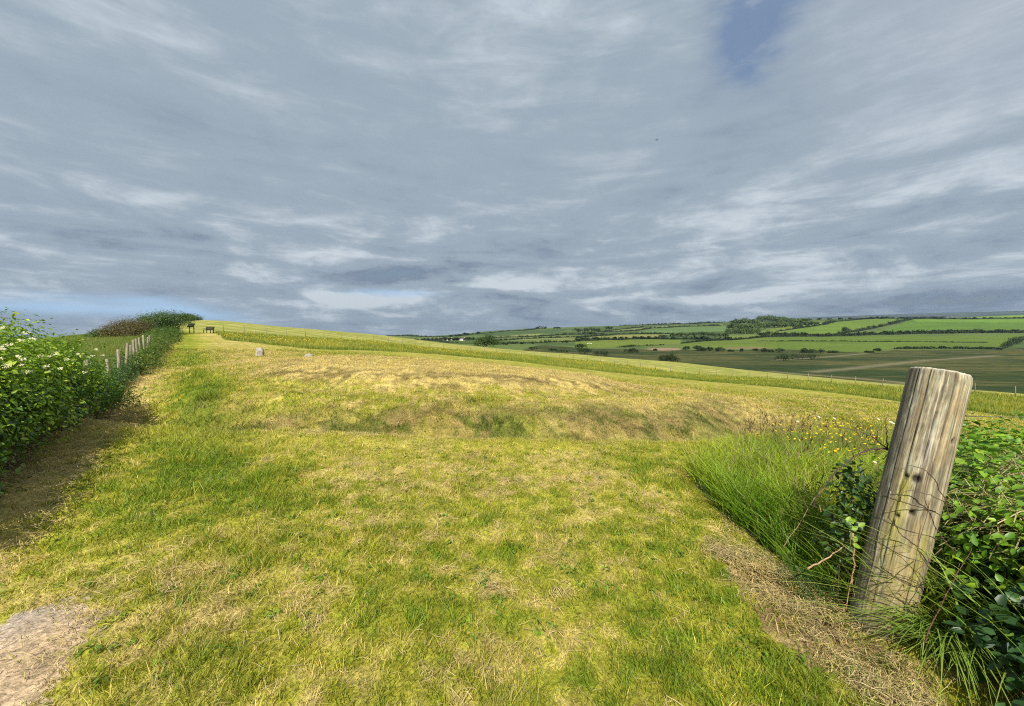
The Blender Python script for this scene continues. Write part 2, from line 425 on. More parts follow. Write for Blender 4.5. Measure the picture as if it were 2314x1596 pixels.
def ground_color(x, y):
    r = np.hypot(x, y); z = zf(x, y)
    d = dryness(x, y)
    c = mown_color(x, y, d)
    n = fbm(x*.3, y*.3, 51, 4); nb = fbm(x*1.5, y*1.5, 52, 3)
    # bare trodden earth and the swept hay bank by the post
    b = in_poly(x + .28*(nb-.5) + .10*(vn(x*22, y*22, 8)-.5), y + .22*(vn(x*5, y*5, 9)-.5) + .10*(vn(x*22, y*22, 7)-.5), BARE) & (r < 8)
    c[b] = mix((.43,.315,.195), (.40,.34,.285), .8*sstep(.50, .70, n[b]))
    hb = in_poly(x + .30*(nb-.5) + .08*(vn(x*22, y*22, 8)-.5), y + .30*(vn(x*5, y*5, 12)-.5), HAYB) & (r < 8)
    c[hb] = mix((.40,.29,.13), (.20,.135,.06), sstep(.45, .7, nb[hb]))
    # ground under the hedge
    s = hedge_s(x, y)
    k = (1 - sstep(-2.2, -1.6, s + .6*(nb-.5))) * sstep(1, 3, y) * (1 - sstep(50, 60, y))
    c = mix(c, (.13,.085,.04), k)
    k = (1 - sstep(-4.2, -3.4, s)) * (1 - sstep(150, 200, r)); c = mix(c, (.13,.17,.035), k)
    # tall grass patch soil
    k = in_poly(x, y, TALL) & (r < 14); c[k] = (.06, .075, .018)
    # uncut meadow strip
    ms = mow_side(x, y); fs = fence_side(x, y)
    front = (y > 0) & (s > -1.5)
    k = sstep(-.3, .3, ms + .8*(nb-.5)) * front
    mead = mix((.15,.19,.022), (.30,.28,.045), sstep(.35, .65, n))
    mead = mix(mead, (.08,.13,.018), .7 * np.exp(-(ms/1.6)**2))
    c = mix(c, mead, k)
    # cut hay field beyond the fence, with swath lines
    k = sstep(-.6, .6, fs) * front
    sw = .5 + .5*np.sin((x*.55 + y*.83) * 1.15 + 2.2*fbm(x*.05, y*.05, 61, 2))
    hay = mix((.23,.25,.045), (.40,.355,.11), sstep(.3, 1.0, sw*.35 + .75*fbm(x*.5, y*.2, 69, 3)))
    c = mix(c, hay, k)
    far = front & (fs > 30)
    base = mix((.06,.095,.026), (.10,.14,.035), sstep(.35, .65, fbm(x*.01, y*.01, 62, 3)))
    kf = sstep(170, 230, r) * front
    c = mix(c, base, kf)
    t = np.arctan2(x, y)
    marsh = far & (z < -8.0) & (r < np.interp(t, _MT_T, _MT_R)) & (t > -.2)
    mc = mix((.022,.040,.009), (.095,.088,.026), sstep(.36, .66, .6*fbm(x*.02, y*.05, 63, 4) + .4*fbm(x*.06, y*.25, 64, 3)))  # rough moor tones, darkened to put the valley's cloud shade in the colour
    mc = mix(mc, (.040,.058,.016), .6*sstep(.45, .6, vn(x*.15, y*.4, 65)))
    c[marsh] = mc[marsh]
    ff = r > 130
    if ff.any():
        xf, yf = x[ff], y[ff]; cf = c[ff]
        wob = 6 * (fbm(xf*.03, yf*.03, 66, 2) - .5)
        for poly, colr in FIELDW:
            m = in_poly(xf + wob, yf + wob, poly)
            if m.any():
                v = .82 + .36*fbm(xf[m]*.02, yf[m]*.05, 67, 3)
                cf[m] = np.array(colr) * v[:, None]
        c[ff] = cf
    if marsh.any():
        for pl, w in zip(STREAK, (7, 5, 5)):
            dd = seg_dist(x[marsh], y[marsh], pl)
            k = np.exp(-(dd/(w*.6*(.5+n[marsh])))**2) * .75
            cm = c[marsh]; c[marsh] = mix(cm, (.19,.165,.095), k)
        dd = seg_dist(x[marsh], y[marsh], FRONT)
        c[marsh] = mix(c[marsh], (.20,.165,.085), .8*np.exp(-(dd/(5*(.4+1.2*n[marsh])))**2))
    # far hills, some of the haze's blue put into their green
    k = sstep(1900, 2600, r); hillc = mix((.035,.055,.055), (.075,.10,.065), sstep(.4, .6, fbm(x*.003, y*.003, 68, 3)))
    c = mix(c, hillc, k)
    return c

def build_ground():
    az = np.concatenate([np.linspace(-180, -62, 50)[:-1], np.arange(-62, 62, .16), np.linspace(62, 180, 50)[:-1]]) * PI/180
    rr = np.concatenate([np.geomspace(.25, 1.4, 30)[:-1], np.geomspace(1.4, 60, 380)[:-1], np.geomspace(60, 2200, 400)[:-1], np.geomspace(2200, 9000, 40)])
    na, nr = len(az), len(rr)
    A, R = np.meshgrid(az, rr, indexing='ij')
    X = (R*np.sin(A)).ravel(); Y = (R*np.cos(A)).ravel()
    V = np.stack([X, Y, zf(X, Y)], -1)
    C = np.empty_like(V)
    for i in range(0, len(V), 60000):
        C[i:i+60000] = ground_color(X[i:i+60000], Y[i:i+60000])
    V = np.concatenate([V, [[0, 0, z1(0, 0)]]]); C = np.concatenate([C, C[:1]])
    i = np.arange(na)[:, None]; j = np.arange(nr-1)[None]; i2 = (i+1) % na
    Q = np.stack([i*nr+j, i*nr+j+1, i2*nr+j+1, i2*nr+j], -1).reshape(-1, 4)[:, ::-1]
    ii = np.arange(na); T = np.stack([ii*0+na*nr, ii*nr, ((ii+1) % na)*nr], -1)[:, ::-1]
    m, nt = new_mat('turf'); N = NT(nt)
    a = N.n('ShaderNodeAttribute', attribute_name='col').outputs['Color']
    pos = N.n('ShaderNodeNewGeometry').outputs['Position']
    n1 = N.noise(pos, 38, 4, .65); n2 = N.noise(pos, 5.5, 4, .6); n3 = N.noise(pos, .25, 5, .6)
    k = N.math('MULTIPLY', N.ramp(n1, .3, .7, .62, 1.32), N.math('MULTIPLY', N.ramp(n2, .3, .7, .78, 1.2), N.ramp(n3, .3, .7, .86, 1.14)))
    c = N.mixc(1.0, a, N.n('ShaderNodeCombineColor', {0: k, 1: k, 2: k}).outputs[0], 'MULTIPLY')
    h = N.math('ADD', N.math('MULTIPLY', n1, .35), N.math('MULTIPLY', n2, .45))
    b = N.n('ShaderNodeBump', {'Height': h, 'Strength': .8, 'Distance': .06}).outputs[0]
    p = N.n('ShaderNodeBsdfPrincipled', {'Base Color': c, 'Roughness': .95, 'Specular IOR Level': .1, 'Normal': b})
    N.n('ShaderNodeOutputMaterial', {'Surface': p.outputs[0]})
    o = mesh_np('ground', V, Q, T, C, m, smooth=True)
    tag(o, 'mown grassy slope with low round earthwork, valley and patchwork hills', 'ground', kind='structure')
    # sea beyond the cliff, seen in slivers at the far side of the hedge
    m, nt = new_mat('sea'); N = NT(nt)
    pos = N.n('ShaderNodeNewGeometry').outputs['Position']
    b = N.n('ShaderNodeBump', {'Height': N.noise(pos, .05, 4), 'Strength': .3, 'Distance': 1.0}).outputs[0]
    p = N.n('ShaderNodeBsdfPrincipled', {'Base Color': (.03, .07, .10, 1), 'Roughness': .25, 'Normal': b})
    N.n('ShaderNodeOutputMaterial', {'Surface': p.outputs[0]})
    a = np.linspace(0, 2*PI, 97)[:-1]
    V = np.concatenate([[[0, 0, -42]], np.stack([30000*np.sin(a), 30000*np.cos(a), a*0-42], -1)])
    k = np.arange(96); T = np.stack([k*0, 1+(k+1) % 96, 1+k], -1)
    tag(mesh_np('sea', V, None, T, None, m), 'grey blue sea beyond the fields', 'sea', kind='structure')
build_ground()

# ------------------------------------------------------------------ light: sun from behind the camera, broken cloud sky
SUN_EL = math.radians(44); SHD = Vector((.10, .995, 0))     # shadows run away from the camera, a little to its right
sun_dir = Vector((-SHD.x*math.cos(SUN_EL), -SHD.y*math.cos(SUN_EL), math.sin(SUN_EL)))
L = bpy.data.lights.new('sun', 'SUN'); L.energy = 5.0; L.angle = math.radians(.55); L.color = (1.0, .95, .85)
Lo = bpy.data.objects.new('sun', L); link(Lo); Lo.rotation_euler = (-sun_dir).to_track_quat('-Z', 'Y').to_euler()
Lo.location = (0, -20, 40)

def build_sky():
    w = bpy.data.worlds.new('World'); SC.world = w; w.use_nodes = True
    nt = w.node_tree; nt.nodes.clear(); N = NT(nt)
    g = N.n('ShaderNodeTexCoord').outputs['Generated']
    sp = N.n('ShaderNodeSeparateXYZ', {0: g}); X, Y, Z = sp.outputs
    sky = N.n('ShaderNodeTexSky', sky_type='NISHITA', sun_disc=False, sun_elevation=SUN_EL, sun_rotation=math.atan2(sun_dir.x, sun_dir.y), air_density=1.2, dust_density=1.5, ozone_density=2.0)
    skyc = N.n('ShaderNodeVectorMath', {0: sky.outputs[0], 'Scale': .085}, operation='SCALE').outputs[0]
    zc = N.math('ADD', N.math('MAXIMUM', Z, 0.0), .055)
    px = N.math('DIVIDE', X, zc); py = N.math('DIVIDE', Y, zc)
    pv = N.n('ShaderNodeCombineXYZ', {0: px, 1: py, 2: 0.0}).outputs[0]
    rot = N.n('ShaderNodeMapping', {'Vector': pv, 'Rotation': (0, 0, math.radians(-62)), 'Scale': (1.0, .72, 1)}).outputs[0]
    n_big = N.noise(rot, .34, 4, .52, .6)
    n_mid = N.noise(rot, 1.05, 6, .58, .5)
    n_fin = N.noise(rot, 3.2, 5, .6, .3)
    az = N.math('ARCTAN2', X, Y); el = N.math('ARCSINE', N.math('MINIMUM', N.math('MAXIMUM', Z, -1.0), 1.0))
    wv = N.n('ShaderNodeCombineXYZ', {0: az, 1: N.math('MULTIPLY', el, 2.6), 2: 0.0}).outputs[0]
    wz = N.math('SUBTRACT', N.noise(wv, 5.0, 5, .6), .5)
    wz2 = N.math('SUBTRACT', N.noise(wv, 11.0, 5, .6), .5)
    def blob(u, v, su, sv, rotd=0.0, rag=1.0):
        d = ray(u, v); d = d/np.linalg.norm(d)
        a0 = math.atan2(d[0], d[1]); e0 = math.asin(d[2])
        f = 1/ (F_D * (1 + ((u-CX)/F_D)**2)); sa, se = su*f, sv*f*math.sqrt(1+((u-CX)/F_D)**2)
        c, s = math.cos(math.radians(rotd)), math.sin(math.radians(rotd))
        da = N.math('SUBTRACT', az, a0); de = N.math('SUBTRACT', el, e0)
        xr = N.math('ADD', N.math('MULTIPLY', da, c/sa), N.math('MULTIPLY', de, s/sa))
        yr = N.math('ADD', N.math('MULTIPLY', da, -s/se), N.math('MULTIPLY', de, c/se))
        xr = N.math('ADD', xr, N.math('MULTIPLY', wz, 2.2*rag)); yr = N.math('ADD', yr, N.math('MULTIPLY', wz2, 2.6*rag))
        q = N.math('ADD', N.math('MULTIPLY', xr, xr), N.math('MULTIPLY', yr, yr))
        return N.math('POWER', 2.718, N.math('MULTIPLY', q, -1.0))
    def addn(*t):
        r = t[0]
        for k in t[1:]: r = N.math('ADD', r, k)
        return r
    sc = lambda a, k: N.math('MULTIPLY', a, k)
    lv = N.n('ShaderNodeCombineXYZ', {0: az, 1: N.math('MULTIPLY', el, 5.5), 2: 3.0}).outputs[0]
    pv2 = N.n('ShaderNodeCombineXYZ', {0: az, 1: N.math('MULTIPLY', el, 2.4), 2: 7.0}).outputs[0]
    n_lay = N.noise(lv, 3.4, 8, .6, .4); n_puf = N.noise(pv2, 8.0, 7, .62, .5)
    low = N.ramp(el, .02, .42, 1.0, 0.0)
    # brightness of the cloud sheet
    b = addn(sc(N.math('SUBTRACT', n_big, .5), .42), sc(N.math('SUBTRACT', n_mid, .5), N.math('ADD', sc(low, .10), .24)), sc(N.math('SUBTRACT', n_fin, .5), sc(low, .15)), sc(N.math('SUBTRACT', n_lay, .5), N.math('ADD', sc(low, 1.25), .55)), sc(N.math('SUBTRACT', n_puf, .5), N.math("ADD", sc(low, .95), .30)))
    b = addn(b, .57,
             sc(blob(250, 60, 380, 130, 0, .5), .04), sc(blob(1180, 90, 300, 150, 0, .5), .12), sc(blob(2150, 260, 300, 170, 25, .6), .13),
             sc(blob(1700, 445, 170, 40, 12), .16), sc(blob(1860, 575, 110, 22, 8), .22), sc(blob(800, 678, 130, 17, 0), .55), sc(blob(1250, 640, 250, 22, 3), .12),
             sc(blob(960, 618, 150, 22, 9, 1.0), -.42), sc(blob(520, 330, 420, 60, -6), -.10), sc(blob(300, 520, 330, 45, 0), -.10),
             sc(blob(1650, 250, 210, 110, 40), -.14), sc(blob(2150, 676, 330, 24, 3, .6), -.20), sc(blob(1500, 700, 500, 16, 0, .6), -.18), sc(blob(200, 740, 300, 14, 0, .5), -.05))
    dark = (.150, .200, .280, 1); midc = (.305, .372, .440, 1); lite = (.57, .63, .68, 1)
    c = N.mixc(N.ramp(b, .0, .52), dark, midc)
    c = N.mixc(N.ramp(b, .50, .92), c, lite)
    warm = sc(N.ramp(az, .45, .95), N.ramp(el, .2, .6)); c = N.mixc(sc(warm, .5), c, (.40, .425, .50, 1))
    # openings: deep blue high up, pale blue low on the left
    g1 = N.math('MULTIPLY', addn(blob(1685, 75, 70, 76, 20, 1.1), sc(blob(1800, -30, 170, 42, 30, .8), .9)), 1.0, clamp=True)
    c = N.mixc(sc(g1, .58), c, N.mixc(.35, (.06, .15, .36, 1), skyc))
    g2 = N.math('MULTIPLY', addn(blob(120, 696, 280, 16, 0, .45), blob(430, 708, 130, 20, -8, .5), sc(blob(880, 662, 90, 7, 0, .5), .7), sc(blob(260, 675, 200, 10, 0, .8), .4)), 1.0, clamp=True)
    c = N.mixc(sc(g2, .95), c, (.40, .60, .83, 1))
    rest = sc(N.ramp(b, .02, .2, 1.0, 0.0), .25)
    c = N.mixc(rest, c, skyc)
    # the part of the sky behind the camera is open and brighter where the sun is
    bg = N.n('ShaderNodeBackground', {'Color': c, 'Strength': SKY_STR})
    N.n('ShaderNodeOutputWorld', {'Surface': bg.outputs[0]})
SKY_STR = 0.83
build_sky()
SC.view_settings.view_transform = 'Standard'; SC.view_settings.look = 'None'
SC.view_settings.exposure = 0.45; SC.view_settings.gamma = 1.0
SC.cycles.max_bounces = 6; SC.cycles.diffuse_bounces = 3; SC.cycles.glossy_bounces = 2; SC.cycles.transmission_bounces = 4
SC.cycles.use_denoising = False; SC.cycles.filter_width = 1.1
try: SC.cycles.denoiser = 'OPENIMAGEDENOISE'
except Exception: pass
SC.cycles.use_adaptive_sampling = True; SC.cycles.adaptive_threshold = .008
# ------------------------------------------------------------------ plant generators (numpy)
def norm(a): return a / (np.linalg.norm(a, axis=-1, keepdims=True) + 1e-9)
def blades_arr(B, h, w, lean, bend, col, segs=2, tipcol=1.15, phi=None, droop=0.0):
    """ribbon blades: B (n,3) roots"""
    n = len(B)
    th = rng.uniform(0, 2*PI, n); phi = rng.uniform(0, 2*PI, n) if phi is None else phi
    W = np.stack([np.cos(th), np.sin(th), 0*th], -1); D = np.stack([np.cos(phi), np.sin(phi), 0*phi], -1)
    V = np.empty((n, 2*(segs+1), 3)); C = np.empty((n, 2*(segs+1), 3))
    for k in range(segs+1):
        t = k/segs
        up = h*(t - droop*t*t)
        p = B + D*(h*(lean*t + bend*t*t))[:, None]; p[:, 2] += up
        ww = (w*(1 - .88*t**1.6)*.5)[:, None]
        V[:, 2*k] = p - W*ww; V[:, 2*k+1] = p + W*ww
        f = (.8 + (tipcol-.8)*t)
        C[:, 2*k] = col*f; C[:, 2*k+1] = col*f
    q = np.concatenate([[[2*k, 2*k+1, 2*k+3, 2*k+2]] for k in range(segs)])
    Q = (np.arange(n)[:, None, None]*(2*(segs+1)) + q[None]).reshape(-1, 4)
    return V.reshape(-1, 3), Q, C.reshape(-1, 3)
def straw_arr(B, ln, w, col, arch=.12, phi=None):
    n = len(B); phi = rng.uniform(0, 2*PI, n) if phi is None else phi
    D = np.stack([np.cos(phi), np.sin(phi), 0*phi], -1); S = np.stack([-np.sin(phi), np.cos(phi), 0*phi], -1)
    cur = rng.normal(0, .25, n)[:, None]; tz = rng.normal(0, .16, n); a = np.abs(rng.normal(0, arch, n))
    V = np.empty((n, 6, 3))
    for k, t in enumerate((-.5, 0, .5)):
        p = B + D*(ln*t)[:, None] + S*(ln[:, None]*cur*(t*t*2)); p[:, 2] += ln*(tz*t) + ln*a*(1 - 4*t*t)
        V[:, 2*k] = p - S*(w*.5)[:, None]; V[:, 2*k+1] = p + S*(w*.5)[:, None]
        V[:, 2*k+1, 2] += w*rng.uniform(-.4, .4, n)
    Q = (np.arange(n)[:, None, None]*6 + np.array([[0,1,3,2],[2,3,5,4]])[None]).reshape(-1, 4)
    return V.reshape(-1, 3), Q, np.repeat(col, 6, axis=0)
def leaves_arr(P, Nn, T, ln, wd, col, fold=.25):
    """folded leaf: midrib plus two halves"""
    T = norm(T - Nn*(T*Nn).sum(-1, keepdims=True)); S = np.cross(Nn, T)
    l = ln[:, None]; w = wd[:, None]*.5
    V = np.stack([P, P + T*l*.28 + S*w*.9 + Nn*w*fold, P + T*l*.66 + S*w*.72 + Nn*w*fold*.6, P + T*l - Nn*l*.10,
                  P + T*l*.66 - S*w*.72 + Nn*w*fold*.6, P + T*l*.28 - S*w*.9 + Nn*w*fold], 1)
    n = len(P)
    Q = (np.arange(n)[:, None, None]*6 + np.array([[0,1,2,3],[0,3,4,5]])[None]).reshape(-1, 4)
    return V.reshape(-1, 3), Q, np.repeat(col, 6, axis=0)
def foliage_arr(blobs, n, size, pal, per=26, spread=.16, shell=(.72, 1.05), up=.55, zmin=None, aspect=.55, flat=1.0):
    """leaf clusters over the shells of a set of ellipsoids; blobs (k,6) = centre, radii"""
    b = np.asarray(blobs, float)
    area = (b[:, 3]*b[:, 4] + b[:, 3]*b[:, 5] + b[:, 4]*b[:, 5])
    K = max(4, int(n/per))
    bi = rng.choice(len(b), K, p=area/area.sum())
    d = norm(rng.normal(size=(K, 3))); d[:, 2] = np.where(d[:, 2] < -.35, -d[:, 2], d[:, 2])
    rf = rng.uniform(shell[0], shell[1], K) * (1 + .10*rng.normal(size=K))
    inner = rng.random(K) < .22
    rf = np.where(inner, rf*rng.uniform(.3, .8, K), rf)
    cc = b[bi, :3] + d*b[bi, 3:]*rf[:, None]
    tint = rng.random(K)
    ci = np.repeat(np.arange(K), per)
    m = len(ci)
    rad = (b[bi, 3:].mean(1))[ci]
    P = cc[ci] + rng.normal(size=(m, 3))*(rad*spread)[:, None]*np.array([1, 1, flat])
    out = norm(norm(d[ci]/b[bi][ci, 3:]*b[bi][ci, 3:].mean(1)[:, None])*.75 + np.array([0, 0, up]) + rng.normal(size=(m, 3))*.45)
    T = norm(d[ci]*.5 + rng.normal(size=(m, 3)) - np.array([0, 0, .25]))
    pal = np.asarray(pal)
    k = np.clip(tint[ci]*.65 + .35*rng.random(m), 0, .999)*(len(pal)-1)
    k0 = k.astype(int); c = pal[k0]*(1-(k-k0))[:, None] + pal[k0+1]*(k-k0)[:, None]
    c = c*rng.uniform(.8, 1.2, (m, 1))
    s = size*rng.uniform(.6, 1.25, m)
    if zmin is not None:
        g = zf(P[:, 0], P[:, 1]) + zmin
        P[:, 2] = np.maximum(P[:, 2], g + rng.uniform(0, .08, m))
    return P, out, T, s, s*aspect*rng.uniform(.8, 1.2, m), c
def cat_arr(*arrs):
    V, Q, C, n = [], [], [], 0
    for v, q, c in arrs:
        V.append(v); Q.append(q + n); C.append(c); n += len(v)
    return np.concatenate(V), np.concatenate(Q), np.concatenate(C)

# ------------------------------------------------------------------ short mown grass and loose hay near the camera
def scatter(n, r0, r1, rref, p, half=66.0, amin=None):
    rs = np.geomspace(r0, r1, 400)
    dens = np.minimum(1, (rref/rs)**p)*rs
    cdf = np.concatenate([[0], np.cumsum((dens[1:]+dens[:-1])/2*np.diff(rs))]); cdf /= cdf[-1]
    r = np.interp(rng.random(n), cdf, rs); a = rng.uniform(-half, half, n)*PI/180
    return r*np.sin(a), r*np.cos(a), r
def off_mown(x, y):
    ms = mow_side(x, y)
    return in_poly(x, y, TALL) | (hedge_s(x, y) < -2.05) | (ms > .1)
def hay_in(x, y):
    j = .5*(fbm(x*2.2, y*2.2, 220, 3)-.5) + rng.normal(0, .05, len(x))
    return in_poly(x + j, y + j*.6, HAYB) & (rng.random(len(x)) < .35 + .65*sstep(.3, .5, vn(x*5, y*5, 221)))
def build_lawn():
    x, y, r = scatter(720000, 1.35, 36, 2.6, 1.5)
    bad = off_mown(x, y) | (in_poly(x + .30*(vn(x*4, y*4, 13)-.5) + rng.normal(0, .03, len(x)), y + .25*(vn(x*4, y*4, 14)-.5) + rng.normal(0, .03, len(x)), BARE) & (rng.random(len(x)) < .95)) | (in_poly(x + .25*(vn(x*3, y*3, 12)-.5), y, HAYB) & (rng.random(len(x)) < .72))
    x, y, r = x[~bad], y[~bad], r[~bad]
    d = dryness(x, y) - .02
    keep = rng.random(len(x)) > .45*sstep(.45, .9, d)
    x, y, r, d = x[keep], y[keep], r[keep], d[keep]
    n = len(x); sc = np.maximum(1, r/2.8)**.62
    dj = np.clip(d + rng.normal(0, .20, n), 0, 1)
    c = mix((.135,.205,.013), (.325,.315,.028), sstep(.0, .46, dj)); c = mix(c, (.58,.45,.16), .92*sstep(.42, .80, dj))
    c = bank_tint(x, y, c)
    lump = vn(x*24/(1+r*.12), y*24/(1+r*.12), 202); lum2 = vn(x*9/(1+r*.05), y*9/(1+r*.05), 203)
    c *= (rng.uniform(.6, 1.35, (n, 1))*(.62 + .5*lump + .28*lum2)[:, None])
    md = mound_d(x, y); h = (1 + .7*sstep(.5, .66, vn(x*3.3, y*4.2, 82))*np.exp(-((md-8.0)/1.0)**2))*(.60 + .8*lump)*(.026 + .016*(1-sstep(.10, .45, d)))*rng.uniform(.6, 1.5, n)*sc**.45
    tus = sstep(.66, .8, vn(x*2.2, y*2.2, 201)); h *= 1 + .5*tus
    w = .0046*rng.uniform(.7, 1.3, n)*sc
    B = np.stack([x, y, zf(x, y)-.006], -1)
    V, Q, C = blades_arr(B, h, w, rng.uniform(.1, .7, n), rng.uniform(0, .6, n), c)
    o = mesh_np('mown_grass', V, Q, None, C, M_GRASS)
    tag(o, 'short mown yellow green grass over the near slope', 'grass', kind='stuff')
    # hay: loose cut stalks
    x, y, r = scatter(370000, 1.3, 34, 2.6, 1.4)
    d = dryness(x, y); hb = hay_in(x, y); ba = in_poly(x, y, BARE)
    wt = .05 + .95*sstep(.30, .75, d)
    cl = sstep(.52, .75, vn(x*3.1, y*3.1, 210)*.6 + vn(x*8, y*8, 211)*.4)
    wt = wt*(.25 + .9*cl); wt = np.where(hb, 1.0, wt); wt = np.where(ba, .10 + .5*sstep(.5, .75, vn(x*4, y*4, 15)), wt)
    s = hedge_s(x, y); wt = np.where((s < -1.2) & (s > -2.6), .7, wt)
    ok = (rng.random(len(x)) < wt) & ~((off_mown(x, y)) & ~((s < -2.0) & (s > -2.7)))
    x, y, r = x[ok], y[ok], r[ok]
    xb, yb = rng.uniform(1.2, 2.5, 16000), rng.uniform(1.5, 3.6, 16000)
    kb = hay_in(xb, yb); x = np.concatenate([x, xb[kb]]); y = np.concatenate([y, yb[kb]]); r = np.hypot(x, y)
    n = len(x); sc = np.maximum(1, r/2.8)**.7
    hb = hay_in(x, y)
    z = zf(x, y) + rng.uniform(.004, .035, n) + hb*rng.uniform(0, .05, n)
    c = mix((.60,.47,.21), (.32,.22,.10), rng.random(n)**2); c = mix(c, (.30,.31,.06), (rng.random(n) < .25)*.7)
    c = bank_tint(x, y, c)
    c *= rng.uniform(.6, 1.35, (n, 1))
    V, Q, C = straw_arr(np.stack([x, y, z], -1), rng.uniform(.025, .10, n)*sc**.7*(1 + .6*(rng.random(n) < .06)), .0021*rng.uniform(.7, 1.5, n)*sc, c)
    tag(mesh_np('loose_hay', V, Q, None, C, M_STRAW), 'pale dry cut hay stalks lying over the mown grass', 'hay', kind='stuff')
    # plantain and clover rosettes in the turf
    m = 380; xr, yr, rr_ = scatter(m*2, 1.4, 7.0, 2.6, 1.0)
    ok = ~off_mown(xr, yr) & ~in_poly(xr, yr, BARE) & ~in_poly(xr, yr, HAYB) & (vn(xr*1.3, yr*1.3, 230) > .45); xr, yr = xr[ok][:m], yr[ok][:m]; m = len(xr)
    q = 9; a = rng.uniform(0, 2*PI, m*q); Pp = np.repeat(np.stack([xr, yr, zf(xr, yr) + .012], -1), q, axis=0) + np.stack([rng.normal(0, .018, m*q), rng.normal(0, .018, m*q), rng.uniform(0, .02, m*q)], -1)
    V, Q, C = leaves_arr(Pp, norm(np.stack([np.cos(a)*.5, np.sin(a)*.5, np.ones(m*q)], -1)), np.stack([np.cos(a), np.sin(a), np.full(m*q, .35)], -1), rng.uniform(.018, .042, m*q), rng.uniform(.012, .02, m*q), np.tile((.13,.225,.014), (m*q, 1))*rng.uniform(.6, 1.3, (m*q, 1)))
    tag(mesh_np('turf_weeds', V, Q, None, C, M_LEAF), 'small plantain and clover leaves in the mown turf', 'weeds', kind='stuff')
build_lawn()

